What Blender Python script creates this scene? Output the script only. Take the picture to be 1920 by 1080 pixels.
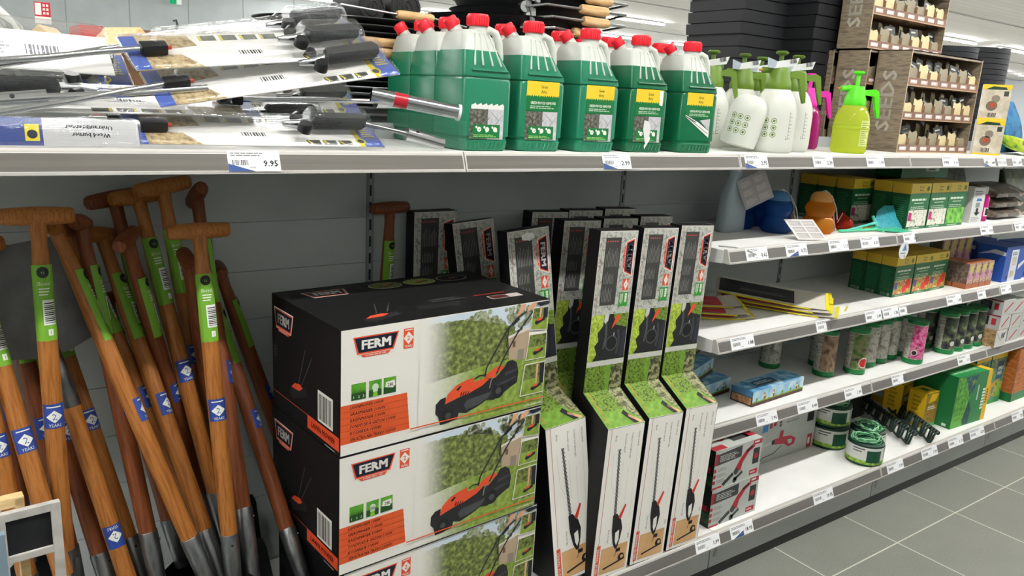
import bpy, bmesh, math, random
from mathutils import Vector, Matrix
for o in list(bpy.data.objects): bpy.data.objects.remove(o)
random.seed(7)
SC = bpy.context.scene
COL = SC.collection
PI = math.pi
R = math.radians

# ---------------------------------------------------------------- camera
cam_d = bpy.data.cameras.new('camera'); cam = bpy.data.objects.new('camera', cam_d); COL.objects.link(cam)
cam_d.sensor_fit = 'HORIZONTAL'; cam_d.sensor_width = 36.0; cam_d.lens = 1482.08 / 1920 * 36.0
cam_d.clip_start = 0.05; cam_d.clip_end = 200
_r = Vector((0.81373883, -0.57856866, 0.05556459)); _u = Vector((0.09149065, 0.22190916, 0.97076557)); _f = Vector((0.57398482, 0.784866, -0.23350973))
cam.matrix_world = Matrix(((_r.x, _u.x, -_f.x, -1.00573), (_r.y, _u.y, -_f.y, -1.60226), (_r.z, _u.z, -_f.z, 1.56657), (0, 0, 0, 1)))
SC.camera = cam

# ---------------------------------------------------------------- world and exposure
W = bpy.data.worlds.new('store_air'); SC.world = W; W.use_nodes = True
W.node_tree.nodes['Background'].inputs[0].default_value = (0.93, 0.97, 1.0, 1)
W.node_tree.nodes['Background'].inputs[1].default_value = 0.02
LIGHT = 110.0          # strength of every ceiling strip
vs = SC.view_settings
vs.view_transform = 'Standard'; vs.look = 'None'; vs.gamma = 1.0; vs.use_curve_mapping = False
vs.exposure = 0.0

# ---------------------------------------------------------------- materials
def lin(h):
    if isinstance(h, tuple): return h
    h = h.lstrip('#'); c = [int(h[i:i+2], 16) / 255 for i in (0, 2, 4)]
    return tuple((x / 12.92 if x <= .04045 else ((x + .055) / 1.055) ** 2.4) for x in c)
_mc = {}
def K(h, rough=.55, metal=0., spec=.4):
    """plain coloured material with a faint procedural mottling in its roughness"""
    k = (h, rough, metal, spec)
    if k in _mc: return _mc[k]
    m = bpy.data.materials.new('paint_' + str(h).lstrip('#')); m.use_nodes = True; nt = m.node_tree; b = nt.nodes['Principled BSDF']
    b.inputs['Base Color'].default_value = lin(h) + (1,); b.inputs['Metallic'].default_value = metal
    b.inputs['Specular IOR Level'].default_value = spec
    n = nt.nodes.new('ShaderNodeTexNoise'); n.inputs['Scale'].default_value = 60
    r = nt.nodes.new('ShaderNodeMapRange'); r.inputs[3].default_value = max(.02, rough - .05); r.inputs[4].default_value = min(1, rough + .05)
    nt.links.new(n.outputs[0], r.inputs[0]); nt.links.new(r.outputs[0], b.inputs['Roughness'])
    _mc[k] = m; return m
def N(name, cols, scale=40., rough=.6, stretch=(1, 1, 1), detail=3., kind='noise', metal=0., bump=0., dist=0., pos=None, spec=.35):
    """material whose colour runs over a list of colours by a noise / voronoi / wave pattern in object space"""
    if name in _mc: return _mc[name]
    m = bpy.data.materials.new(name); m.use_nodes = True; nt = m.node_tree; b = nt.nodes['Principled BSDF']
    tc = nt.nodes.new('ShaderNodeTexCoord'); mp = nt.nodes.new('ShaderNodeMapping'); mp.inputs['Scale'].default_value = stretch
    nt.links.new(tc.outputs['Object'], mp.inputs[0])
    if kind == 'noise':
        t = nt.nodes.new('ShaderNodeTexNoise'); t.inputs['Detail'].default_value = detail; t.inputs['Distortion'].default_value = dist
    elif kind == 'voronoi':
        t = nt.nodes.new('ShaderNodeTexVoronoi'); t.feature = 'F1'
    elif kind == 'cells':
        t = nt.nodes.new('ShaderNodeTexVoronoi'); t.feature = 'DISTANCE_TO_EDGE'
    t.inputs['Scale'].default_value = scale
    nt.links.new(mp.outputs[0], t.inputs['Vector'])
    cr = nt.nodes.new('ShaderNodeValToRGB'); el = cr.color_ramp.elements
    n = len(cols)
    if pos is None: pos = [.3 + .4 * i / max(1, n - 1) for i in range(n)] if kind == 'noise' else [i / max(1, n - 1) * (.75 if kind == 'voronoi' else .2) for i in range(n)]
    el[0].position = pos[0]; el[0].color = lin(cols[0]) + (1,); el[1].position = pos[-1]; el[1].color = lin(cols[-1]) + (1,)
    for i in range(1, n - 1):
        e = el.new(pos[i]); e.color = lin(cols[i]) + (1,)
    nt.links.new(t.outputs['Distance' if kind in ('voronoi', 'cells') else 0], cr.inputs[0])
    nt.links.new(cr.outputs[0], b.inputs['Base Color'])
    b.inputs['Roughness'].default_value = rough; b.inputs['Metallic'].default_value = metal; b.inputs['Specular IOR Level'].default_value = spec
    if bump:
        bp_ = nt.nodes.new('ShaderNodeBump'); bp_.inputs['Strength'].default_value = bump; bp_.inputs['Distance'].default_value = .002
        nt.links.new(t.outputs['Distance' if kind in ('voronoi', 'cells') else 0], bp_.inputs['Height']); nt.links.new(bp_.outputs[0], b.inputs['Normal'])
    _mc[name] = m; return m
def FILM(name, tint='#ffffff', gloss=.18, rough=.08):
    """thin clear plastic: see-through, with a glossy skin"""
    if name in _mc: return _mc[name]
    m = bpy.data.materials.new(name); m.use_nodes = True; nt = m.node_tree; nt.nodes.remove(nt.nodes['Principled BSDF'])
    t = nt.nodes.new('ShaderNodeBsdfTransparent'); t.inputs[0].default_value = lin(tint) + (1,)
    g = nt.nodes.new('ShaderNodeBsdfGlossy'); g.inputs['Roughness'].default_value = rough; g.inputs[0].default_value = (.9, .93, .95, 1)
    f = nt.nodes.new('ShaderNodeLayerWeight'); f.inputs[0].default_value = .35
    mr = nt.nodes.new('ShaderNodeMapRange'); mr.inputs[3].default_value = gloss * .35; mr.inputs[4].default_value = min(1., gloss * 3)
    nz = nt.nodes.new('ShaderNodeTexNoise'); nz.inputs['Scale'].default_value = 22; bpn = nt.nodes.new('ShaderNodeBump'); bpn.inputs['Strength'].default_value = .35; bpn.inputs['Distance'].default_value = .004
    nt.links.new(nz.outputs[0], bpn.inputs['Height']); nt.links.new(bpn.outputs[0], g.inputs['Normal'])
    mx = nt.nodes.new('ShaderNodeMixShader')
    nt.links.new(f.outputs['Facing'], mr.inputs[0]); nt.links.new(mr.outputs[0], mx.inputs[0]); nt.links.new(t.outputs[0], mx.inputs[1]); nt.links.new(g.outputs[0], mx.inputs[2])
    nt.links.new(mx.outputs[0], nt.nodes['Material Output'].inputs[0])
    _mc[name] = m; return m
def MILK(name, col, transl=.35, rough=.3, clear=0.):
    """translucent moulded plastic"""
    if name in _mc: return _mc[name]
    m = bpy.data.materials.new(name); m.use_nodes = True; nt = m.node_tree; b = nt.nodes['Principled BSDF']
    b.inputs['Base Color'].default_value = lin(col) + (1,); b.inputs['Roughness'].default_value = rough; b.inputs['Specular IOR Level'].default_value = .4
    t = nt.nodes.new('ShaderNodeBsdfTranslucent'); t.inputs[0].default_value = lin(col) + (1,)
    mx = nt.nodes.new('ShaderNodeMixShader'); mx.inputs[0].default_value = transl
    nt.links.new(b.outputs[0], mx.inputs[1]); nt.links.new(t.outputs[0], mx.inputs[2]); last = mx
    if clear:
        tr = nt.nodes.new('ShaderNodeBsdfTransparent'); tr.inputs[0].default_value = lin(col) + (1,)
        m2 = nt.nodes.new('ShaderNodeMixShader'); m2.inputs[0].default_value = clear
        nt.links.new(mx.outputs[0], m2.inputs[1]); nt.links.new(tr.outputs[0], m2.inputs[2]); last = m2
    nt.links.new(last.outputs[0], nt.nodes['Material Output'].inputs[0])
    _mc[name] = m; return m

# ---------------------------------------------------------------- text outlines
_tc = {}
def glyphs(s, bold=0., shear=0.):
    k = (s, shear)
    if k in _tc: return _tc[k]
    cu = bpy.data.curves.new('txt', 'FONT'); cu.body = s; cu.size = 1.0; cu.offset = 0; cu.shear = shear; cu.resolution_u = 1; cu.fill_mode = 'FRONT'
    ob = bpy.data.objects.new('txt', cu)
    me = bpy.data.meshes.new_from_object(ob)
    vs_ = [(v.co.x, v.co.y) for v in me.vertices]; fs = [tuple(p.vertices) for p in me.polygons]
    bpy.data.objects.remove(ob); bpy.data.meshes.remove(me); bpy.data.curves.remove(cu)
    xs = [v[0] for v in vs_] or [0]
    cap = .70
    _tc[k] = ([(x - min(xs), y) for x, y in vs_], fs, max(xs) - min(xs), cap); return _tc[k]

# ---------------------------------------------------------------- mesh builder
class MB:
    def __init__(s): s.v = []; s.f = []; s.m = []; s.mats = []; s.T = Matrix()
    def mi(s, m):
        if m not in s.mats: s.mats.append(m)
        return s.mats.index(m)
    def add(s, vs_, fs, m):
        o = len(s.v); i = s.mi(m)
        for v in vs_: s.v.append(tuple(s.T @ Vector(v)))
        for f in fs: s.f.append(tuple(o + k for k in f)); s.m.append(i)
        return s
    def box(s, x0, x1, y0, y1, z0, z1, m, top=None, bev=0.):
        if bev:
            bm = bmesh.new(); bmesh.ops.create_cube(bm, size=1)
            for v in bm.verts: v.co = Vector(((x0+x1)/2 + v.co.x*(x1-x0), (y0+y1)/2 + v.co.y*(y1-y0), (z0+z1)/2 + v.co.z*(z1-z0)))
            bmesh.ops.bevel(bm, geom=bm.edges[:], offset=bev, segments=2, affect='EDGES', profile=.6)
            bm.verts.index_update()
            r = s.add([v.co[:] for v in bm.verts], [[v.index for v in f.verts] for f in bm.faces], m); bm.free(); return r
        v = [(x0,y0,z0),(x1,y0,z0),(x1,y1,z0),(x0,y1,z0),(x0,y0,z1),(x1,y0,z1),(x1,y1,z1),(x0,y1,z1)]
        return s.add(v, [(0,3,2,1),(4,5,6,7),(0,1,5,4),(1,2,6,5),(2,3,7,6),(3,0,4,7)], m)
    def loft(s, rings, m, cap0=True, cap1=True, mats=None):
        n = len(rings[0]); vs_ = [p for r in rings for p in r]
        for k in range(len(rings) - 1):
            pass
        o = len(s.v)
        for v in vs_: s.v.append(tuple(s.T @ Vector(v)))
        for k in range(len(rings) - 1):
            i = s.mi(mats[k] if mats else m)
            for j in range(n):
                a = o + k*n + j; b = o + k*n + (j+1) % n
                s.f.append((a, b, b + n, a + n)); s.m.append(i)
        if cap0: s.f.append(tuple(o + j for j in reversed(range(n)))); s.m.append(s.mi(mats[0] if mats else m))
        if cap1: s.f.append(tuple(o + (len(rings)-1)*n + j for j in range(n))); s.m.append(s.mi(mats[-1] if mats else m))
        return s
    def lathe(s, prof, m, n=20, c=(0, 0, 0), caps=True, mats=None):
        return s.loft([[(c[0] + r*math.cos(2*PI*j/n), c[1] + r*math.sin(2*PI*j/n), c[2] + z) for j in range(n)] for r, z in prof], m, caps, caps, mats)
    def tube(s, pts, r, m, n=10, caps=True, flat=1.):
        pts = [Vector(p) for p in pts]; rs = r if isinstance(r, (list, tuple)) else [r]*len(pts)
        rings = []; up = None
        for i, p in enumerate(pts):
            t = (pts[min(i+1, len(pts)-1)] - pts[max(i-1, 0)]).normalized()
            if up is None: up = Vector((0, 0, 1)) if abs(t.z) < .9 else Vector((0, 1, 0))
            a = t.cross(up).normalized(); b = a.cross(t).normalized(); up = b
            rings.append([tuple(p + (a*math.cos(2*PI*j/n) + b*math.sin(2*PI*j/n)*flat)*rs[i]) for j in range(n)])
        return s.loft(rings, m, caps, caps)
    def prism(s, poly, a, b, m, axis='y'):
        f = {'y': lambda p, d: (p[0], d, p[1]), 'x': lambda p, d: (d, p[0], p[1]), 'z': lambda p, d: (p[0], p[1], d)}[axis]
        n = len(poly); vs_ = [f(p, a) for p in poly] + [f(p, b) for p in poly]
        return s.add(vs_, [tuple(range(n)), tuple(reversed(range(n, 2*n)))] + [(j, (j+1) % n, n + (j+1) % n, n + j) for j in range(n)], m)
    def pr(s, o, u, v): return Pr(s, o, u, v)
    def build(s, name, parent=None, smooth=40, loc=None):
        me = bpy.data.meshes.new(name); me.from_pydata(s.v, [], s.f)
        for m in s.mats: me.materials.append(m)
        me.polygons.foreach_set('material_index', s.m)
        bm = bmesh.new(); bm.from_mesh(me)
        if not getattr(s, 'flat', False): pass
        bmesh.ops.recalc_face_normals(bm, faces=bm.faces[:]) if not getattr(s, 'printed', False) else None
        bm.to_mesh(me); bm.free()
        if smooth:
            me.shade_smooth(); me.set_sharp_from_angle(angle=R(smooth))
        ob = bpy.data.objects.new(name, me); COL.objects.link(ob)
        if parent: ob.parent = parent
        if loc: ob.location = loc
        return ob
class Pr:
    """prints flat ink shapes on a face: origin o, directions u (right) and v (up)"""
    E = .00025
    def __init__(s, mb, o, u, v):
        s.mb = mb; s.o = Vector(o); s.u = Vector(u).normalized(); s.v = Vector(v).normalized(); s.n = s.u.cross(s.v); mb.printed = True
    def P(s, x, y, l): return tuple(s.o + s.u*x + s.v*y + s.n*(l*s.E))
    def poly(s, pts, m, l=1):
        a = sum(pts[i][0]*pts[(i+1) % len(pts)][1] - pts[(i+1) % len(pts)][0]*pts[i][1] for i in range(len(pts)))
        if a < 0: pts = list(reversed(pts))
        s.mb.add([s.P(x, y, l) for x, y in pts], [tuple(range(len(pts)))], m); return s
    def rect(s, x, y, w, h, m, l=1): return s.poly([(x, y), (x+w, y), (x+w, y+h), (x, y+h)], m, l)
    def circ(s, x, y, r, m, l=1, n=18, ry=None): return s.poly([(x + r*math.cos(2*PI*i/n), y + (ry or r)*math.sin(2*PI*i/n)) for i in range(n)], m, l)
    def ring(s, x, y, r, w, m, l=1, n=18, ry=None):
        q = (ry or r)/r
        for i in range(n):
            a, b = 2*PI*i/n, 2*PI*(i+1)/n
            s.poly([(x+r*math.cos(a), y+q*r*math.sin(a)), (x+r*math.cos(b), y+q*r*math.sin(b)), (x+(r-w)*math.cos(b), y+q*(r-w)*math.sin(b)), (x+(r-w)*math.cos(a), y+q*(r-w)*math.sin(a))], m, l)
        return s
    def line(s, pts, w, m, l=1):
        for (a, b), (c, d) in zip(pts, pts[1:]):
            L = math.hypot(c-a, d-b) or 1; nx, ny = -(d-b)/L*w/2, (c-a)/L*w/2
            s.poly([(a-nx, b-ny), (c-nx, d-ny), (c+nx, d+ny), (a+nx, b+ny)], m, l)
        return s
    def lines(s, x, y, w, h, n, m, l=2, fill=.5, seed=1, gap=True):
        """n rows of unreadably small print"""
        rd = random.Random(seed)
        for i in range(n):
            yy = y + h - (i + .75)*h/n; xx = x
            e = x + w*rd.uniform(.75, 1)
            while xx < e:
                ww = min(w*rd.uniform(.08, .22), e - xx); s.rect(xx, yy, ww, h/n*fill, m, l); xx += ww + w*.025
        return s
    def bars(s, x, y, w, h, m, l=2, n=14, seed=3):
        rd = random.Random(seed); xx = x
        while xx < x + w:
            ww = w/n*rd.choice((.35, .5, .8)); s.rect(xx, y, min(ww, x+w-xx), h, m, l); xx += ww + w/n*rd.choice((.4, .5, .7))
        return s
    def text(s, t, x, y, h, m, l=2, bold=.02, shear=0., rot=0., align='l', w=None):
        vs_, fs, tw, cap = glyphs(t, bold, shear)
        k = h/cap; kx = k if not w else w/max(tw, 1e-6)
        ox = 0 if align == 'l' else (-tw*kx/2 if align == 'c' else -tw*kx)
        c_, s_ = math.cos(rot), math.sin(rot)
        d = bold*k*.8; sh = [(0, 0)] if bold < .012 else ([(-d, 0), (d, 0)] if h < .012 else [(-d, -d*.6), (d, -d*.6), (-d, d*.6), (d, d*.6), (0, 0)])
        for dx, dy in sh:
            pts = []
            for a, b in vs_:
                a = a*kx + ox + dx; b = b*k + dy; pts.append(s.P(x + a*c_ - b*s_, y + a*s_ + b*c_, l))
            s.mb.add(pts, fs, m)
        return s

# ---------------------------------------------------------------- things
def thing(name, label, cat, loc=(0, 0, 0), rot=(0, 0, 0), group=None):
    o = bpy.data.objects.new(name, None); COL.objects.link(o); o.empty_display_size = .05
    o.location = loc; o.rotation_euler = rot; o['label'] = label; o['category'] = cat
    if group: o['group'] = group
    return o
def tag(o, label, cat, group=None, kind=None):
    if label: o['label'] = label
    if cat: o['category'] = cat
    if group: o['group'] = group
    if kind: o['kind'] = kind
    return o
def place(o, loc, rot=(0, 0, 0)): o.location = loc; o.rotation_euler = rot; return o
def dup(root, loc, rot=(0, 0, 0), label=None, scale=None):
    r = root.copy(); COL.objects.link(r); r.location = loc; r.rotation_euler = rot
    if label: r['label'] = label
    if scale: r.scale = scale
    for ch in list(root.children):
        c = ch.copy(); COL.objects.link(c); c.parent = r
        for g in list(ch.children):
            d = g.copy(); COL.objects.link(d); d.parent = c
    return r
def rrect(w, d, r, z, cx=0, cy=0, n=3):
    p = []
    for sx, sy, a0 in ((1, 1, 0), (-1, 1, 90), (-1, -1, 180), (1, -1, 270)):
        for i in range(n + 1):
            a = R(a0 + 90*i/n); p.append((cx + sx*(w/2 - r) + r*math.cos(a), cy + sy*(d/2 - r) + r*math.sin(a), z))
    return p
WHITE = K('#e6e4dd', .6); INK = K('#17181a', .6); GREY = K('#8b8b89', .5); BLACK = K('#0e0e0f', .55)
RED = K('#cf3a22', .5); ORANGE = K('#d8592b', .5); NAVY = K('#10152c', .5); LGREY = K('#b9b9b5', .6); MGREY = K('#5d5e5e', .6)
CHROME = K('#d9dcdf', .12, 1.); STEEL = K('#9a9c9c', .32, 1.); DSTEEL = K('#4a4c4d', .38, .9)
YEL = K('#e6c52c', .5); GRN = K('#0f6a35', .5); DGRN = K('#08381f', .5)
# ================================================================= setting
def structure(name, mb, smooth=0):
    o = mb.build(name, None, smooth); o['kind'] = 'structure'; return o
def tile_mat():
    m = bpy.data.materials.new('floor_tiles'); m.use_nodes = True; nt = m.node_tree; b = nt.nodes['Principled BSDF']
    tc = nt.nodes.new('ShaderNodeTexCoord'); mp = nt.nodes.new('ShaderNodeMapping')
    mp.inputs['Location'].default_value = (-(1.834 % .45), .301, 0)
    nt.links.new(tc.outputs['Object'], mp.inputs[0])
    br = nt.nodes.new('ShaderNodeTexBrick'); br.offset = 0; br.squash = 1
    br.inputs['Scale'].default_value = 1; br.inputs['Brick Width'].default_value = .45; br.inputs['Row Height'].default_value = .45
    br.inputs['Mortar Size'].default_value = .0028; br.inputs['Mortar Smooth'].default_value = .1
    br.inputs['Color1'].default_value = lin('#7f817a') + (1,); br.inputs['Color2'].default_value = lin('#868880') + (1,); br.inputs['Mortar'].default_value = lin('#d3d1c6') + (1,)
    nt.links.new(mp.outputs[0], br.inputs[0])
    n1 = nt.nodes.new('ShaderNodeTexNoise'); n1.inputs['Scale'].default_value = 190; n1.inputs['Detail'].default_value = 4
    n2 = nt.nodes.new('ShaderNodeTexNoise'); n2.inputs['Scale'].default_value = 5
    nt.links.new(tc.outputs['Object'], n1.inputs[0]); nt.links.new(tc.outputs['Object'], n2.inputs[0])
    r1 = nt.nodes.new('ShaderNodeMapRange'); r1.inputs[1].default_value = .3; r1.inputs[2].default_value = .7; r1.inputs[3].default_value = .78; r1.inputs[4].default_value = 1.1
    r2 = nt.nodes.new('ShaderNodeMapRange'); r2.inputs[3].default_value = .9; r2.inputs[4].default_value = 1.1
    nt.links.new(n1.outputs[0], r1.inputs[0]); nt.links.new(n2.outputs[0], r2.inputs[0])
    mu = nt.nodes.new('ShaderNodeMath'); mu.operation = 'MULTIPLY'; nt.links.new(r1.outputs[0], mu.inputs[0]); nt.links.new(r2.outputs[0], mu.inputs[1])
    mx = nt.nodes.new('ShaderNodeMix'); mx.data_type = 'RGBA'; mx.blend_type = 'MULTIPLY'; mx.inputs[0].default_value = 1
    nt.links.new(br.outputs[0], mx.inputs[6]); nt.links.new(mu.outputs[0], mx.inputs[7]); nt.links.new(mx.outputs[2], b.inputs['Base Color'])
    b.inputs['Roughness'].default_value = .38
    return m
def plank_mat(name, c1, c2, cm, bw, rh, ms):
    m = bpy.data.materials.new(name); m.use_nodes = True; nt = m.node_tree; b = nt.nodes['Principled BSDF']
    tc = nt.nodes.new('ShaderNodeTexCoord'); br = nt.nodes.new('ShaderNodeTexBrick'); br.inputs['Scale'].default_value = 1
    br.inputs['Brick Width'].default_value = bw; br.inputs['Row Height'].default_value = rh; br.inputs['Mortar Size'].default_value = ms
    br.inputs['Color1'].default_value = lin(c1) + (1,); br.inputs['Color2'].default_value = lin(c2) + (1,); br.inputs['Mortar'].default_value = lin(cm) + (1,)
    nt.links.new(tc.outputs['Object'], br.inputs[0]); nt.links.new(br.outputs[0], b.inputs['Base Color']); b.inputs['Roughness'].default_value = .7
    return m
X0, X1, Y0, Y1, ZC = -9, 31, -10, 14.4, 3.2
structure('floor', MB().box(X0, X1, Y0, Y1, -.1, 0, tile_mat()))
structure('ceiling', MB().box(X0, X1, Y0, Y1, ZC, ZC + .1, plank_mat('ceiling_planks', '#e4e0dd', '#eae6e3', '#cdc9c6', 4.0, .16, .006)))
wallm = N('wall_paint', ['#a3aaaa', '#acb3b3'], 3, .7)
b = MB(); b.box(X0, X1, Y1, Y1 + .1, 0, ZC, wallm)
for k in range(-8, 30): b.box(k + .96, k + .975, Y1 - .004, Y1, 0, ZC, K('#868c8c', .7))
structure('wall_back', b)
structure('wall_left', MB().box(X0 - .1, X0, Y0, Y1, 0, ZC, wallm))
structure('wall_right', MB().box(X1, X1 + .1, Y0, Y1, 0, ZC, K('#d4d8dc', .7)))
structure('wall_front', MB().box(X0, X1, Y0 - .1, Y0, 0, ZC, K('#c9cdcd', .7)))
for i, y in enumerate((-5.6, -2.15, 1.35, 4.85, 8.35, 11.8)):
    structure('trim_%d' % (i + 1), MB().box(X0, X1, y - .02, y + .02, ZC - .012, ZC, K('#8d8b8a', .6)))

def emit(name, s, col=(1, .985, .955)):
    m = bpy.data.materials.new(name); m.use_nodes = True; nt = m.node_tree; nt.nodes.remove(nt.nodes['Principled BSDF'])
    e = nt.nodes.new('ShaderNodeEmission'); e.inputs[0].default_value = col + (1,); e.inputs[1].default_value = s
    nt.links.new(e.outputs[0], nt.nodes['Material Output'].inputs[0]); return m
TUBE = emit('lit_tube', LIGHT)
L0 = thing('ceiling_light', 'white strip light hanging in the first row over the aisle', 'light')
MB().box(-.75, .75, -.05, .05, -.04, -.012, K('#e6e6e4', .5)).build('housing', L0)
MB().box(-.74, .74, -.045, .045, -.062, -.0402, TUBE).build('diffuser', L0)
first = True
for ri, (y, nm) in enumerate(((-8.6, 'opposite aisle'), (-5.0, 'opposite shelving'), (-1.1, 'near aisle'), (2.8, 'aisle behind the shelves'), (6.65, 'second aisle behind'), (10.2, 'third aisle behind'), (13.35, 'far grey wall'))):
    for k in range(15):
        x = -7.3 + 2.5*k + (.35 if ri == 4 else 0.05)
        if x > 29 or (ri == 6 and x < 3): continue
        g = 'strip lights over the %s' % nm
        lb = 'white strip light in the ceiling row over the %s' % nm
        if first: o = place(L0, (x, y, ZC)); o['label'] = lb; first = False
        else: o = dup(L0, (x, y, ZC), label=lb)
        o['group'] = g
# ================================================================= shelving
PANELM = N('panel_grey', ['#b9c0c0', '#c1c8c7'], 5, .55)
RAILM = N('rail_grey', ['#625f5c', '#6a6764'], 14, .5, stretch=(.15, 3, 3))
RAILT = N('rail_silver', ['#67645f', '#75716b'], 12, .34, stretch=(.1, 4, 8), metal=.35)
DECK = N('deck_white', ['#e9eae7', '#efefec'], 9, .45); PLINTH = N('plinth_grey', ['#a9aeac', '#b1b5b3'], 6, .5)
def rail(mb, x0, x1, y, z, face):
    mb.prism([(y + .012, z), (y, z + .002), (y - .004, z - .002), (y - .018, z - .040), (y - .018, z - .044), (y + .012, z - .044)], x0, x1, K('#bdbab4', .5), 'x')
    p = mb.pr((x0 + .004, y - .0182, z - .0405), (1, 0, 0), (0, .014, .038))
    p.rect(0, .002, x1 - x0 - .008, .036, face, 2)
    p.rect(0, .002, x1 - x0 - .008, .0012, K('#d9d9d6', .4), 3); p.rect(0, .0362, x1 - x0 - .008, .0014, K('#dededb', .4), 3)
def shelf_unit(x, z, lab, face, y0=0., depth=.49, base=False, w=1.0):
    t = thing('base_shelf' if base else 'shelf', lab, 'shelf', (x, 0, z), group=None)
    d = MB(); d.box(.002, w - .002, y0 + .012, depth, -.032, 0, DECK); d.build('deck', t, 0)
    r_ = MB(); rail(r_, .0015, w - .0015, y0, .003, face); r_.build('price_rail', t, 0)
    if base:
        q = MB(); q.box(.003, w - .003, y0 + .016, y0 + .03, -z + .045, -.041, PLINTH); pr = q.pr((.02, y0 + .0158, -z + .05), (1, 0, 0), (0, 0, 1))
        for k in range(3): pr.rect(.0 + k*.007, .03, .0022, .04, K('#3a3c3c', .5), 1)
        q.build('plinth', t, 0)
        MB().box(.0, w, y0 + .022, y0 + .04, -z + .001, -z + .045, K('#0b0b0c', .45)).build('kick_strip', t, 0)
    else:
        for s, xx in ((0, .0), (1, w - .003)):
            bq = MB(); bq.prism([(.012, 0), (depth, 0), (depth, -.075), (.35, -.072), (.012, -.042)], xx, xx + .0025, K('#d7d8d4', .5), 'x')
            pp = bq.pr((xx, depth, -.07), (0, -1, 0), (0, 0, 1)); pp.rect(.12, .042, .16, .004, K('#55585a'), 1) if s == 0 else None
            bq.build('bracket', t, 0)
    return t
BAYN = {-2: 'far left bay', -1: 'left bay holding the spades', 0: 'bay holding the mower cartons', 1: 'bay right of the tall trimmer cartons', 2: 'second bay right of the trimmer cartons', 3: 'third bay right of the trimmer cartons', 4: 'far right bay'}
for k in range(-2, 5):
    nm = BAYN[k]
    back = thing('shelving_back', 'light grey slatted steel shelving back of the ' + nm, 'shelving', (k, .495, 0))
    b = MB()
    for j in range(12):
        z0 = .0 + j*.1345 - .003; z1 = z0 + .1325
        b.box(.012, .988, 0, .02, max(.02, z0), min(z1, 1.40), PANELM)
    b.build('back_panel', back, 0)
    u = MB(); u.box(-.011, .011, -.003, .03, .0, 1.43, K('#8f9698', .45))
    pr = u.pr((-.004, -.0032, .0), (1, 0, 0), (0, 0, 1)); pr.rect(.001, .18, .006, 1.25, K('#202324'), 1)
    for j in range(26): pr.rect(.001, .2 + j*.05, .006, .018, K('#aeb4b5'), 2)
    u.build('upright', back, 0)
    # other face of the double-sided unit behind
    shelf_unit(k, 1.432, 'top shelf with a silver price rail above the ' + nm, RAILT)
    o = MB(); o.box(k + .003, k + .997, .53, 1.03, 1.40, 1.432, DECK); tag(o.build('rear_shelf', None, 0), 'white rear side top shelf behind the ' + nm, 'shelf')
    shelf_unit(k, .186, 'white bottom shelf with grey plinth in the ' + nm, RAILM, -.0985, base=True)
    if k >= 1:
        for z, s in ((1.132, 'upper'), (.831, 'middle'), (.521, 'lower')):
            shelf_unit(k, z, 'white %s shelf in the %s' % (s, nm), RAILM)

# added unseen unit behind the viewer, tall enough to block low lamp light
t = thing('light_blocking_shelving', 'added unseen grey shelving unit behind the viewer, blocking low lamp light', 'shelving', (1.5, -3.3, 0)); b = MB(); b.box(-5, 5, -.02, .02, 0, 2.5, PANELM)
b.build('back_panel', t, 0)
for z in (.16, .55, .95, 1.35, 1.75, 2.15, 2.5):
    MB().box(-5, 5, -.5, .5, z - .03, z, DECK).build('deck', t, 0)
for i in range(4):  # dark cartons added to fill the unseen light-blocking unit
    for k in range(12):
        w = .5 + .25*((k*5 + i*3) % 3)/2
        tag(MB().box(-3.4 + k*.82, -3.4 + k*.82 + w, -3.2, -2.86, (.16, .55, .95, 1.35)[i] + .001, (.16, .55, .95, 1.35)[i] + .27, K(('#2c3a2e', '#4b3f35', '#3a3f47', '#5a5a52')[(k + i) % 4], .6)).build('added_carton', None, 0), 'plain carton added on the unseen light-blocking shelving behind the viewer', 'carton', 'cartons added on the light-blocking shelving')
# ================================================================= price labels on the rails
PAPER = K('#eceef0', .5); FADE = K('#8d9092', .6); TRI = K('#2b4a86', .5)
def price_label(x0, x1, y, z, price, tri, lab, old=False):
    w = x1 - x0
    t = thing('price_label', lab, 'price label', (x0, y - .0095, z - .0425), group=None)
    a = math.atan2(.014, .038)
    t.rotation_euler = (-a, 0, R(random.uniform(-1.2, 1.2)))
    b = MB(); b.box(0, w, -.0105, -.0095, .0, .042, PAPER if not old else K('#c9cbcc', .5)); p = b.pr((0, -.0105, 0), (1, 0, 0), (0, 0, 1))
    k = FADE if not old else K('#a2a4a5', .6)
    p.lines(w*.06, .030, w*.62, .009, 2, MGREY if not old else k, 2, .42, seed=int(x0*100))
    p.bars(w*.08, .012, w*.3, .011, MGREY if not old else k, 2, 12, seed=int(x0*70) + 3)
    if tri: p.poly([(0, 0), (w*.5, 0), (0, .016)] if tri == 1 else [(w*.12, 0), (w*.56, 0), (w*.56, .017)], TRI, 1)
    p.lines(w*.4, .006, w*.14, .004, 1, k, 2, .4, seed=4)
    if price: p.text(price, w*.95, .010, .0125, K('#33363a', .5) if not old else k, 2, .03, align='r')
    b.build('card', t, 0)
    return t
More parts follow.
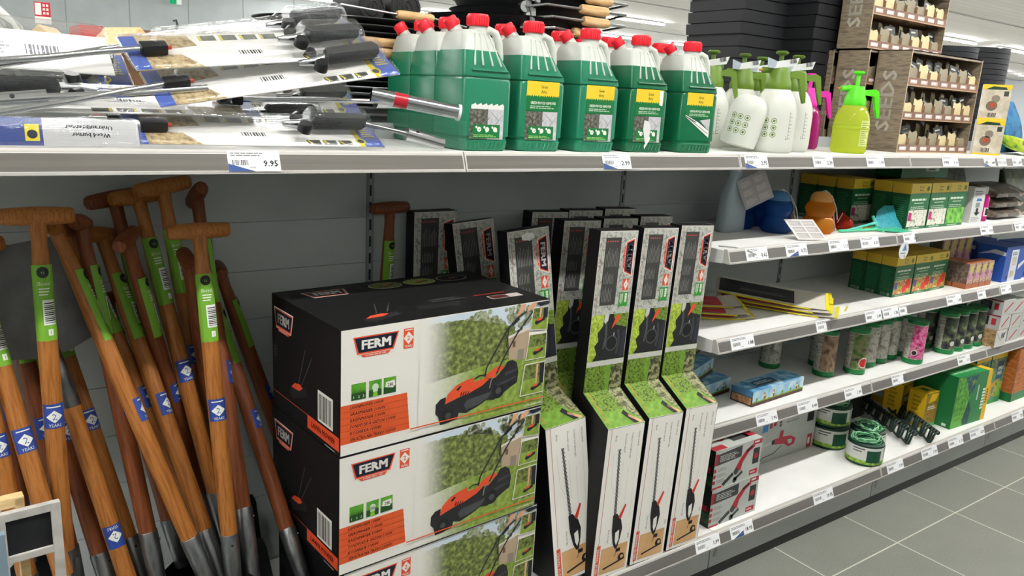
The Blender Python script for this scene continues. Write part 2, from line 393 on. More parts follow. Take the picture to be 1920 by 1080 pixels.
Z5 = (('top rail', -.0, 1.435, [(-.548, -.444, '9.95', 1, 'under the weed burner packs'), (.433, .534, '2.99', 1, 'under the green jugs'), (1.022, 1.135, '2.95', 1, 'under the white sprayers'), (1.377, 1.488, '2.39', 0, 'left of the lime green sprayer'), (1.699, 1.815, '1.99', 0, 'under the lime green sprayer'), (2.242, 2.368, '0.39', 0, 'under the front seed display'), (2.594, 2.691, '0.89', 1, 'below the yellow and white cartons'), (2.716, 2.802, '0.99', 3, 'right of the 0.89 label'), (2.86, 2.95, '0.89', 3, 'farthest right')]),
 ('upper rail', 0, 1.135, [(1.085, 1.196, '0.62', 0, 'below the white plastic bottle'), (1.295, 1.411, '0.72', 2, 'below the hanging paper tag'), (1.543, 1.661, '1.11', 0, 'below the orange bottle'), (1.747, 1.868, '0.53', 0, 'below the yellow fly swatter'), (2.046, 2.161, '0.99', 0, 'with a round tag hanging from it'), (2.684, 2.798, '0.99', 0, 'below the pink spray bottle'), (3.02, 3.12, '0.89', 0, 'farthest right')]),
 ('middle rail', 0, .834, [(1.066, 1.186, '1.08', 0, 'at the left end'), (1.542, 1.663, '2.98', 0, 'below the single clear sleeve'), (1.864, 1.978, '1.49', 0, 'left of a pair of labels'), (1.988, 2.103, '1.76', 0, 'left one of a touching pair'), (2.109, 2.226, '1.19', 0, 'right one of a touching pair'), (2.498, 2.622, '1.45', 0, 'below the green and yellow cartons'), (2.779, 2.9, '1.98', 0, 'below the small flower cartons'), (3.01, 3.115, '1.99', 0, 'farthest right')]),
 ('lower rail', 0, .524, [(1.26, 1.377, '1.96', 0, 'below the blue seed boxes'), (1.5, 1.623, '0.49', 0, 'right of the blue seed boxes'), (1.806, 1.925, '1.99', 0, 'above the green twine rolls'), (2.152, 2.268, '1.11', 0, 'above the yellow cartons'), (2.714, 2.828, '1.11', 0, 'below the dark flower canisters')]),
 ('bottom rail', -.0985, .189, [(.888, 1.007, '1.99', 0, 'beside the tall trimmer cartons'), (1.062, 1.182, '18.95', 2, 'under the red and white tool cartons'), (1.536, 1.661, '19.95', 0, 'below the empty white deck'), (2.045, 2.17, '1.99', 0, 'below the front twine roll'), (2.32, 2.448, '1.99', 0, 'below the row of dark plant clips'), (2.551, 2.68, '1.19', 0, 'below the small yellow carton'), (2.751, 2.888, '4.79', 0, 'below the big green carton'), (3.183, 3.307, '7.29', 0, 'farthest right')]))
for nm, y, z, ls in Z5:
    for x0, x1, pc, tri, where in ls:
        price_label(x0, x1, y, z, pc, tri if tri < 3 else 0, ('faded %s' if tri == 3 else 'white %s') % ('price label on the %s, %s' % (nm, where)), tri == 3)
# ================================================================= mower cartons
CART = K('#121213', .5, 0, .3); HEDGE = N('hedge_print', ['#344020', '#55632d', '#7d8c48', '#424f24'], 85, .5, detail=6)
HEDGEG = N('hedge_print_grey', ['#6d7263', '#8e937f', '#a9ac9b'], 85, .5, detail=6)
LAWN = N('lawn_print', ['#6f8a30', '#86a03f', '#9db356'], 60, .5, detail=6, stretch=(1, 1, .5)); LAWNP = N('lawn_print_pale', ['#b9c294', '#c8cfa8'], 40, .5)
TREE = N('tree_print', ['#4a5530', '#7d8560', '#a9b09a', '#5f6b3a'], 60, .5, detail=6); SKYP = K('#c9d8e6', .5); SKIN = K('#d9a583', .55)
ORED = K('#e0512f', .45); MBLK = K('#232427', .45); MGR = K('#45474b', .45)
FADEM = bpy.data.materials.new('fading_hedge_print'); FADEM.use_nodes = True
def fade_print(m, cols, x0, x1, scale):
    nt = m.node_tree; b = nt.nodes['Principled BSDF']; b.inputs['Roughness'].default_value = .5
    tc = nt.nodes.new('ShaderNodeTexCoord'); n = nt.nodes.new('ShaderNodeTexNoise'); n.inputs['Scale'].default_value = scale; n.inputs['Detail'].default_value = 6
    cr = nt.nodes.new('ShaderNodeValToRGB'); e = cr.color_ramp.elements; e[0].position = .32; e[1].position = .68; e[0].color = lin(cols[0]) + (1,); e[1].color = lin(cols[2]) + (1,); k = e.new(.5); k.color = lin(cols[1]) + (1,)
    sp = nt.nodes.new('ShaderNodeSeparateXYZ'); mr = nt.nodes.new('ShaderNodeMapRange'); mr.interpolation_type = 'SMOOTHSTEP'; mr.inputs[1].default_value = x0; mr.inputs[2].default_value = x1
    mx = nt.nodes.new('ShaderNodeMix'); mx.data_type = 'RGBA'; mx.inputs[6].default_value = lin('#e6e4dd') + (1,)
    nt.links.new(tc.outputs['Object'], n.inputs[0]); nt.links.new(tc.outputs['Object'], sp.inputs[0]); nt.links.new(n.outputs[0], cr.inputs[0])
    nt.links.new(sp.outputs[0], mr.inputs[0]); nt.links.new(mr.outputs[0], mx.inputs[0]); nt.links.new(cr.outputs[0], mx.inputs[7]); nt.links.new(mx.outputs[2], b.inputs['Base Color'])
fade_print(FADEM, ['#3a4421', '#66743a', '#98a45c'], .205, .30, 85)
FADEL = bpy.data.materials.new('fading_lawn_print'); FADEL.use_nodes = True; fade_print(FADEL, ['#6c8730', '#869f42', '#a3b65e'], .20, .38, 70)
FADES = bpy.data.materials.new('fading_sky_print'); FADES.use_nodes = True; fade_print(FADES, ['#c3d3e2', '#c9d8e6', '#d3dfea'], .20, .28, 8)
def ferm(p, x, y, w, h, l=3, tagline=True):
    """the slanted badge with the brand lettering"""
    p.poly([(x - .004, y + h + .003), (x + w + .004, y + h + .003), (x + w*.9, y - .003), (x + w*.08, y - .003)], WHITE, l)
    p.poly([(x, y + h), (x + w, y + h), (x + w*.885, y), (x + w*.09, y)], ORED, l + 1)
    if tagline:
        p.poly([(x + w*.16, y - h*.03), (x + w*.82, y - h*.03), (x + w*.76, y - h*.2), (x + w*.22, y - h*.2)], ORED, l + 1)
        p.text('POWER SINCE 1965', x + w*.49, y - h*.16, h*.10, WHITE, l + 2, .03, align='c', w=w*.44)
    p.poly([(x + w*.035, y + h*.93), (x + w*.965, y + h*.93), (x + w*.855, y + h*.09), (x + w*.12, y + h*.09)], NAVY, l + 2)
    p.text('FERM', x + w*.50, y + h*.27, h*.50, WHITE, l + 3, .06, align='c', w=w*.62)
def badge2(p, x, y, w, h, l=3, col=ORED, bg=WHITE):
    p.rect(x, y, w, h, col, l); p.poly([(x + w/2, y + h*.2), (x + w*1.0, y + h*.52), (x + w/2, y + h*.84), (x, y + h*.52)], bg, l + 1)
    p.text('2', x + w/2, y + h*.40, h*.24, col, l + 2, .04, align='c'); p.text('YEARS', x + w/2, y + h*.05, h*.12, bg, l + 1, .03, align='c', w=w*.8)
    p.rect(x + w*.12, y + h*.9, w*.76, h*.05, bg, l + 1)
def mini_mower(p, cx, cy, s, l, flip=1):
    p.poly([(cx - s*flip, cy - .3*s), (cx - .8*s*flip, cy + .1*s), (cx + .1*s*flip, cy + .3*s), (cx + .9*s*flip, cy + .45*s), (cx + s*flip, cy + .05*s), (cx + .2*s*flip, cy - .25*s), (cx - .6*s*flip, cy - .55*s)], MBLK, l)
    p.poly([(cx - .75*s*flip, cy + .0*s), (cx - .4*s*flip, cy + .3*s), (cx + .2*s*flip, cy + .42*s), (cx + .5*s*flip, cy + .3*s), (cx + .1*s*flip, cy + .05*s)], ORED, l + 1)
def mower_carton(label, loc, rot):
    t = thing('mower_carton', label, 'carton', loc, rot, 'stacked lawn mower cartons')
    W_, H_, D_ = .592, .293, .362
    b = MB(); b.box(0, W_, 0, D_, 0, H_, CART)
    p = b.pr((0, 0, 0), (1, 0, 0), (0, 0, 1))
    p.rect(0.002, 0.002, W_ - .003, H_ - .004, WHITE, 1)
    E_ = .589
    p.poly([(.20, .262), (.30, .262), (.36, .235), (E_, .22), (E_, .289), (.20, .289)], FADES, 2)
    rt = random.Random(21)
    for k in range(95):
        a = rt.random(); tx = .318 + .21*a; hi = .262 + .026*math.sin(PI*min(1, a/.62))**.8 if a < .62 else .288; ty = rt.uniform(.215 if a > .5 else .25, hi - .004); p.circ(tx, min(ty, .283), rt.uniform(.0055, .010), TREE, 3, 8)
    p.poly([(.20, .270)] + [(.20 + .282*i/26, .272 - .04*(max(0, i - 9)/17)**1.4 + (.0025 if i % 2 else 0) + .001*(i*5 % 3)) for i in range(27)] + [(.475, .14), (.30, .12), (.2, .105)], FADEM, 4)
    p.poly([(.20, .124), (.222, .129), (.3, .138), (.40, .147), (.469, .15), (E_, .15), (E_, .004), (.2, .004)], FADEL, 5)
    hs = K('#b39f86', .55); p.poly([(.461, .208), (.528, .221), (.53, .141), (.467, .149)], hs, 6); p.rect(.476, .18, .009, .016, K('#6b5440'), 7); p.rect(.494, .143, .02, .028, K('#8b8478'), 7)
    p.poly([(.459, .205), (.531, .220), (.533, .229), (.459, .211)], K('#ded9cf', .5), 7)
    # mower picture
    p.poly([(.248, .05), (.249, .073), (.261, .084), (.277, .087), (.277, .068), (.315, .078), (.344, .083), (.406, .109), (.426, .109), (.453, .131), (.461, .145), (.479, .147), (.493, .137), (.5, .112), (.497, .083), (.475, .074), (.448, .060), (.423, .050), (.401, .055), (.376, .044), (.338, .033), (.317, .039), (.314, .024), (.285, .019), (.263, .018), (.257, .04)], MBLK, 8)
    p.poly([(.455, .118), (.494, .122), (.497, .117), (.455, .108)], K('#3a3c42'), 9); p.poly([(.43, .09), (.494, .103), (.494, .098), (.433, .083)], K('#3a3c42'), 9)
    p.poly([(.331, .056), (.341, .067), (.404, .073), (.417, .076), (.405, .06), (.375, .047), (.338, .042)], MGR, 9)
    p.circ(.285, .038, .019, K('#1a1b1d'), 9); p.circ(.285, .038, .008, MGR, 10); p.circ(.437, .072, .02, K('#1a1b1d'), 9); p.circ(.437, .072, .009, MGR, 10)
    p.poly([(.274, .069), (.282, .093), (.306, .111), (.33, .118), (.354, .122), (.361, .110), (.389, .113), (.397, .118), (.405, .108), (.385, .096), (.344, .083), (.315, .079)], ORED, 10)
    p.poly([(.306, .100), (.317, .108), (.322, .106), (.312, .096)], INK, 11)
    for k in range(4): p.poly([(.318 + k*.007, .081), (.321 + k*.007, .081), (.325 + k*.007, .092 - k*.001), (.322 + k*.007, .092 - k*.001)], INK, 11)
    p.poly([(.397, .123), (.422, .136), (.444, .139), (.453, .134), (.444, .126), (.427, .118), (.426, .109), (.395, .114)], ORED, 10)
    p.line([(.361, .118), (.375, .124), (.396, .122)], .003, INK, 11); p.line([(.408, .085), (.412, .105), (.42, .112)], .003, K('#8d8f93'), 11)
    for hh in ([(.391, .117), (.396, .141), (.455, .229), (.484, .254), (.515, .27)], [(.427, .118), (.451, .161), (.487, .214), (.536, .267)]): p.line(hh, .0045, K('#2d2e33'), 11)
    p.line([(.458, .228), (.458, .205), (.455, .185)], .003, INK, 11); p.line([(.47, .24), (.491, .256)], .009, INK, 12)
    p.poly([(.482, .259), (.490, .275), (.495, .2895), (.513, .2895), (.505, .273), (.49, .262)], SKIN, 12); p.poly([(.517, .268), (.521, .282), (.534, .2895), (.552, .2895), (.537, .274)], SKIN, 12)
    p.poly([(.54, .2895), (.56, .278), (E_, .281), (E_, .2895)], K('#1b1d26'), 12)
    for (q, my, cl, tilt) in (([(.537, .276), (E_, .275), (E_, .212), (.53, .218)], .24, GREY, 0), ([(.529, .206), (E_, .205), (E_, .136), (.52, .137)], .158, GREY, 1), ([(.519, .127), (E_, .127), (E_, .040), (.508, .041)], .061, GREY, 0)):
        p.poly(q, WHITE, 12); cx = sum(a for a, _ in q)/4; cy = sum(b_ for _, b_ in q)/4
        qi = [(cx + (a - cx)*.93, cy + (b_ - cy)*.94) for a, b_ in q]; p.poly(qi, LAWN, 13)
        top = [qi[0], qi[1], ((qi[1][0] + qi[2][0])/2, (qi[1][1] + qi[2][1])/2), ((qi[0][0] + qi[3][0])/2, (qi[0][1] + qi[3][1])/2)]
        p.poly(top, HEDGE, 14); mini_mower(p, .561, my, .018, 16)
        if not tilt:
            p.poly([(.572, my + .006), (.586, my + .006), (.586, qi[0][1] - .002), (.571, qi[0][1] - .002)], K('#1b1d26'), 15)
            p.poly([(.558, my + .008), (.563, my + .008), (.566, qi[0][1] - .002), (.559, qi[0][1] - .002)], SKIN, 15)
    p.line([(.178, .0285), (E_, .0265)], .0032, ORANGE, 17)
    p.text('1100W LAWNMOWER', .524, .010, .0055, WHITE, 17, .02, w=.06)
    # left block
    ferm(p, .03, .232, .114, .04)
    badge2(p, .1565, .227, .026, .047)
    LG = N('icon_green', ['#3f8f2a', '#6fb32f'], 20, .5); DG = K('#1d4d1c', .5)
    for i, x in enumerate((.027, .070, .107)):
        p.rect(x - .0015, .1265, .0375 if i == 0 else .0345, .041, WHITE, 2); p.rect(x, .128, .0355 if i == 0 else .032, .038, LG, 3); p.rect(x, .128, .0355 if i == 0 else .032, .016, DG, 4)
        if i == 0:
            for k in range(12): p.poly([(x + .002 + k*.0027, .143), (x + .004 + k*.0027, .143), (x + .003 + k*.0027, .151 + (k*7 % 5)*.002)], DG, 4)
            for k in range(3): p.text(str(k + 1), x + .005 + k*.0115, .132, .006, WHITE, 5)
        if i == 1: p.circ(x + .016, .15, .008, K('#cfdccb'), 5); p.rect(x + .010, .139, .012, .012, K('#cfdccb'), 5); p.poly([(x + .011, .139), (x + .021, .139), (x + .022, .128), (x + .010, .128)], K('#7bbf2f'), 5)
        if i == 2: p.poly([(x + .004, .144), (x + .006, .156), (x + .028, .158), (x + .030, .146), (x + .024, .140)], WHITE, 5); p.text('28L', x + .010, .145, .008, INK, 6)
    p.poly([(.0015, .120), (.169, .120), (.178, .0285), (.0015, .0285)], ORANGE, 2)
    for k, s in enumerate(('LAWNMOWER 1100W', 'GRASMAAIER 1100W', 'RASENMÄHER 1100W', 'TONDEUSE À GAZON 1100W', 'KOSIARKA 1100W', 'SEKAČKA NA TRÁVU 1100W')):
        p.text(s, .024, .1085 - k*.0152, .0078, K('#401c10', .5), 3, .015, shear=.25, w=.0046*len(s) + .016)
        if k: p.rect(.0015, .1195 - k*.0152, .170 + k*.0012, .0007, K('#93381a', .5), 3)
    # narrow end
    q = b.pr((0, D_, 0), (0, -1, 0), (0, 0, 1))
    ferm(q, .018, .215, .105, .046); mini_mower(q, .15, .085, .05, 2); q.line([(.15, .10), (.19, .2)], .003, MGR, 2); q.line([(.165, .10), (.225, .19)], .003, MGR, 2)
    q.rect(.255, .05, .075, .075, WHITE, 2); q.bars(.26, .056, .065, .062, INK, 3, 14)
    q.poly([(0, .045), (.2, .045), (.2, .022), (.362, .022), (.362, .0), (0, .0)], CART, 1); q.rect(0, .043, .2, .0015, ORED, 2)
    q.rect(.2, .012, .16, .033, ORED, 2); q.text('LAWN MOWER', .22, .022, .013, K('#5c1d10'), 3, .02, shear=.2, w=.12); q.rect(.29, .004, .05, .002, LGREY, 3)
    q.lines(.012, .135, .018, .03, 4, MGR, 2)
    # lid
    u = b.pr((0, 0, H_), (1, 0, 0), (0, 1, 0)); LID = K('#1d1d1f', .42)
    u.rect(.0, .178, W_, .002, K('#050506'), 1); u.rect(.0, .182, W_, .001, K('#2e2e30'), 1)
    ferm(u, .06, .27, .11, .05, 2, False)
    for k in range(3):
        u.circ(.285 + k*.105, .305, .048, K('#c9c9bf'), 2, 28, .030); u.circ(.285 + k*.105, .305, .045, (HEDGE, LAWN, INK)[k], 3, 28, .027); mini_mower(u, .29 + k*.105, .302, .022, 4)
    mini_mower(u, .13, .05, .055, 2); u.line([(.13, .075), (.17, .16)], .003, MGR, 2); u.line([(.16, .08), (.205, .15)], .003, MGR, 2)
    u.lines(.3, .10, .11, .03, 2, K('#3c3c3e'), 2, .6); u.rect(.43, .11, .1, .003, RED, 2); u.rect(.455, .06, .1, .03, K('#b9b2ae'), 2); u.rect(.458, .063, .055, .024, K('#4b1c16'), 3); u.lines(.24, .06, .16, .03, 3, K('#2f2f31'), 2)
    b.build('carton_body', t, 0)
    return t
th = R(3.5)
for k, (dx, dy, dr, lb) in enumerate(((.012, .004, .3, 'black and white lawn mower carton at the bottom of the stack of three'), (.004, .0, .2, 'black and white lawn mower carton in the middle of the stack of three'), (0, 0, 0, 'black and white lawn mower carton on top of the stack, black lid in view'))):
    if k == 0: mc = mower_carton(lb, (-.35 + dx, -.10 + dy, .187 + k*.2945), (0, 0, th + R(dr)))
    else: dup(mc, (-.35 + dx - (.006 if k == 1 else 0), -.10 + dy, .187 + k*.2945), (0, 0, th + R(dr)), lb)
# ================================================================= tall trimmer cartons
LEAFG = N('leaf_grey_print', ['#6e716c', '#a3a69e', '#c4c5bd', '#8d9089'], 60, .5, detail=5, dist=1.2)
PANEL = K('#3b3b3a', .5); LEAFY = N('leaf_yellow_print', ['#6f8a2a', '#a7bd3f', '#cddb6b'], 55, .5, detail=4, dist=1.5)
HEDGEB = N('bush_print', ['#22300f', '#4d6a1f', '#7f9d3a', '#35491a'], 150, .5, detail=5); BARK = N('bark_print', ['#1f2414', '#4a4e30', '#a7a57e', '#2d331b'], 55, .5, detail=5, dist=.6)
GRASSP = N('grass_green_print', ['#5f8a28', '#7da640'], 60, .5); SAND = N('sand_print', ['#c79a66', '#d9b07e'], 12, .5)
def trimmer_carton(label, loc, rot):
    t = thing('trimmer_carton', label, 'carton', loc, rot, 'tall hedge trimmer cartons')
    W_ = .148; prof = [(0, 0), (0, .480), (.118, .548), (.118, 1.028), (.166, 1.028), (.166, 0)]   # (y, z) seen from the side
    b = MB(); b.prism(prof, 0, W_, CART, 'x')
    lo = b.pr((0, 0, 0), (1, 0, 0), (0, 0, 1)); sl = b.pr((0, 0, .480), (1, 0, 0), (0, .118, .068)); up = b.pr((0, .118, .548), (1, 0, 0), (0, 0, 1))
    # lower white face
    lo.rect(.0015, .002, W_ - .003, .477, K('#eceae3', .5), 1)
    lo.rect(.017, .002, .0016, .475, K('#b8563e', .5), 2); lo.rect(.012, .012, .014, .10, ORED, 3); lo.text('HEDGE TRIMMER', .022, .018, .009, WHITE, 4, .02, rot=PI/2, w=.085)
    lo.rect(.031, .012, .106, .085, K('#b89b78'), 2); lo.rect(.032, .013, .104, .083, SAND, 3); lo.line([(.045, .028), (.13, .045)], .006, INK, 4); lo.circ(.115, .052, .013, INK, 4); lo.circ(.118, .053, .006, SAND, 5); lo.rect(.09, .073, .018, .012, INK, 4)
    for i, (x, y, s, h) in enumerate(((.035, .455, 'Blade', .0065), (.075, .455, 'Protective guard', .0065), (.100, .455, 'Compact and lightweight', .0065), (.128, .455, 'Safety switch', .0065), (.05, .155, 'Easy storage', .0065), (.078, .165, 'Cable holder', .0065), (.131, .125, '500W', .008))):
        lo.text(s, x, y, h, MGREY, 2, .01, rot=-PI/2, w=len(s)*.0036)
    for x, a, c in ((.075, .37, .25), (.1, .345, .2), (.128, .40, .18)): lo.rect(x + .002, c, .0007, a - c, LGREY, 2)
    lo.line([(.035, .4), (.04, .3), (.055, .27)], .0007, LGREY, 2)
    bl = [(.052, .412), (.060, .412)]
    lo.poly([(.0535, .41), (.0595, .41), (.075, .19), (.066, .19)], MGR, 3)
    for k in range(17):
        f = k/17; x = .0565 + f*.0135; y = .405 - f*.21
        lo.poly([(x - .0055, y), (x + .0055, y), (x + .006, y + .006), (x - .005, y + .006)], K('#777875'), 4)
    lo.poly([(.062, .20), (.078, .203), (.098, .178), (.106, .15), (.102, .12), (.094, .088), (.084, .086), (.074, .105), (.064, .15)], INK, 4); lo.poly([(.079, .14), (.094, .147), (.096, .115), (.088, .097), (.081, .112)], K('#eceae3'), 5)
    lo.poly([(.084, .19), (.106, .228), (.112, .224), (.094, .18)], RED, 5); lo.line([(.09, .088), (.092, .072), (.086, .06)], .002, INK, 4)
    # sloping face
    L_ = math.hypot(.118, .068)
    sl.rect(.0015, .001, W_ - .003, L_ - .002, GRASSP, 1); sl.poly([(.03, .055), (.10, .06), (.105, .08), (.09, L_ - .002), (.02, L_ - .002), (.018, .09)], HEDGEB, 2)
    sl.poly([(W_ - .002, .012), (W_ - .002, L_ - .002), (.092, L_ - .002), (.104, .06)], BARK, 2); sl.poly([(.085, .045), (.10, .055), (.118, .02), (.125, .004), (.108, .004), (.092, .03)], INK, 3)
    sl.poly([(.105, .038), (.142, .006), (.130, .002), (.102, .028)], SKIN, 3); sl.line([(.016, .02), (.016, L_)], .002, ORANGE, 3); sl.rect(.001, 0, W_ - .002, .001, WHITE, 3)
    # upper face
    up.rect(.001, .0, W_ - .002, .479, K('#c9c9c2'), 1); up.rect(.003, .235, W_ - .006, .241, LEAFG, 2); up.rect(.0, .0, W_, .1, HEDGEB, 2)
    up.poly([(.095, .0), (W_ - .002, .0), (W_ - .002, .075), (.1, .075)], BARK, 3); up.rect(.08, 0, .018, .085, GRASSP, 3); up.rect(.001, .078, W_ - .002, .016, K('#d5d5ce'), 4)
    for k in range(4): up.rect(.003, .080 + k*.004, W_ - .006, .0008, K('#a8a8a2'), 5)
    up.rect(.003, .095, W_ - .006, .139, K('#1c1e20'), 3); up.poly([(.003, .095), (.003, .234), (.05, .234), (.048, .20), (.03, .18), (.036, .155), (.022, .14), (.034, .115), (.02, .095)], LEAFY, 4)
    up.poly([(.085, .234), (.145, .234), (.145, .19), (.12, .195), (.1, .2)], HEDGEB, 4); up.poly([(.052, .234), (.068, .234), (.066, .215), (.055, .205), (.05, .215)], K('#c9cbc8'), 5)
    up.poly([(.098, .228), (.113, .23), (.112, .218), (.092, .198), (.082, .188), (.086, .20)], ORED, 5); up.line([(.060, .21), (.064, .17), (.058, .13)], .007, K('#4e5156'), 5); up.circ(.088, .145, .022, K('#0c0d0e'), 5); up.ring(.088, .145, .024, .004, K('#4b4d52'), 6)
    up.line([(.11, .185), (.118, .15), (.112, .11)], .008, K('#3c3e42'), 5); up.poly([(.092, .165), (.097, .168), (.097, .178), (.092, .176)], K('#9a9c9d'), 6); up.poly([(.122, .10), (.14, .10), (.143, .185), (.13, .18)], K('#2a2d3a'), 4)
    up.rect(.024, .262, .06, .198, PANEL, 3)
    for a, hh in ((.375, .055), (.325, .035), (.272, .045)):
        for k in range(7 if hh < .05 else 9): up.rect(.030 + k*.0056, a, .0013, hh*(.7 + .3*((k*37) % 5)/4), K('#8f8f8d'), 4)
    for k in range(5): up.rect(.030 + k*.009, .447, .005, .004, K('#c14a3c'), 4)
    up.rect(.012, .235, .0014, .241, K('#a4604d'), 3)
    # rotated brand badge
    r_ = b.pr((.104, .118, .548 + .455), (0, 0, -1), (1, 0, 0)); ferm(r_, 0, .001, .108, .031, 3, True)
    badge2(r_, .118, .002, .034, .027, 3); r_.rect(.158, -.006, .042, .036, K('#2f8f32'), 3)
    r_.lines(.162, .014, .034, .012, 1, WHITE, 4, .7); r_.lines(.162, -.003, .034, .014, 3, WHITE, 4)
    b.build('carton_body', t, 0)
    return t
xs = {'left': .437, 'middle': .602, 'right': .752}
tc0 = trimmer_carton('tall black trimmer carton, white front, in the front row of the grid, left of three', (.44, -.098, .193), (0, R(2.0), 0))
for x, y, rx, ry, rz, lb in (
  (.598, -.098, 0, 2.6, 0, 'tall black trimmer carton, white front, in the front row of the grid, middle of three'),
  (.757, -.098, 0, 2.6, 0, 'tall black trimmer carton, white front, in the front row, nearest the open shelves'),
  (.330, -.072, -6.2, -4.5, 0, 'tall trimmer carton tilted back and left against the mower cartons, torn tape spot on top'),
  (.452, .078, 0, 2.0, 0, 'tall trimmer carton in the second row, behind the left front one'),
  (.610, .078, 0, 2.0, 0, 'tall trimmer carton in the second row, behind the middle front one'),
  (.768, .078, 0, 2.0, 0, 'tall trimmer carton in the second row, behind the right front one'),
  (.462, .250, 0, 2.0, 0, 'tall trimmer carton in the back row against the panel, left of three'),
  (.612, .250, 0, 2.0, 0, 'tall trimmer carton in the back row against the panel, middle of three'),
  (.770, .250, 0, 2.0, 0, 'tall trimmer carton in the back row against the panel, right of three'),
  (.285, .108, -8.3, -4.5, 0, 'tall trimmer carton half hidden behind the mower cartons, right one of two'),
  (.112, .300, -.8, 0, 0, 'tall trimmer carton half hidden behind the mower cartons, beside the wooden T handle')):
    o = dup(tc0, (x, y, .194 if rx == 0 else .187 + .012), (R(rx), R(ry), R(rz)), lb)
s = MB(); pr = s.pr((0, 0, 0), (1, 0, 0), (0, 0, 1)); rd = random.Random(5)
pr.poly([(.026*math.cos(a)*(rd.uniform(.75, 1.05)), .013*math.sin(a)*rd.uniform(.7, 1.1)) for a in [i*2*PI/16 for i in range(16)]], N('torn_white', ['#d9d9d5', '#f4f4f2'], 200, .5), 5)
tape = s.build('torn_tape', bpy.data.objects['trimmer_carton.003'], 0); tape.location = (.068, .1165, 1.006); tape['label'] = 'torn white tape spot'
# ================================================================= spades
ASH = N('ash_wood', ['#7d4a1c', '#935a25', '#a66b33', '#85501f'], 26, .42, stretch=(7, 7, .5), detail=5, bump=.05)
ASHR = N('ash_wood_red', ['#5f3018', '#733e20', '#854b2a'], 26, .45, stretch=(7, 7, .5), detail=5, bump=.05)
BLADE = N('blade_steel', ['#1d1f20', '#2b2e30', '#3b3f41'], 9, .38, metal=.75); SOCK = N('socket_steel', ['#55585a', '#7e8183', '#9a9d9e'], 14, .35, metal=.9, stretch=(3, 3, 1))
STK = K('#2a4390', .45); TAG = K('#6da52c', .5); TAGW = K('#dfe3dc', .5)
RAD = .0185
def wrap(mb, z0, z1, a0, a1, r, m, n=10):
    vs_ = []; 
    for i in range(n + 1):
        a = a0 + (a1 - a0)*i/n; vs_ += [(r*math.sin(a), -r*math.cos(a), z0), (r*math.sin(a), -r*math.cos(a), z1)]
    mb.add(vs_, [(2*i, 2*i+2, 2*i+3, 2*i+1) for i in range(n)], m)
def wtext(mb, s, zc, a0, h, r, m, rot=0, bold=.04, w=None):
    """lettering bent round the shaft"""
    vs_, fs, tw, cap = glyphs(s, bold); k = h/cap; kx = k if not w else w/max(tw, 1e-6); q = []
    for x, y in vs_:
        x = (x - tw/2)*kx; y = (y - cap/2)*k
        if rot == 2: x, y = -x, -y
        if rot == 1: x, y = y, -x
        a = a0 + x/r; q.append((r*math.sin(a), -r*math.cos(a), zc + y))
    mb.add(q, fs, m)
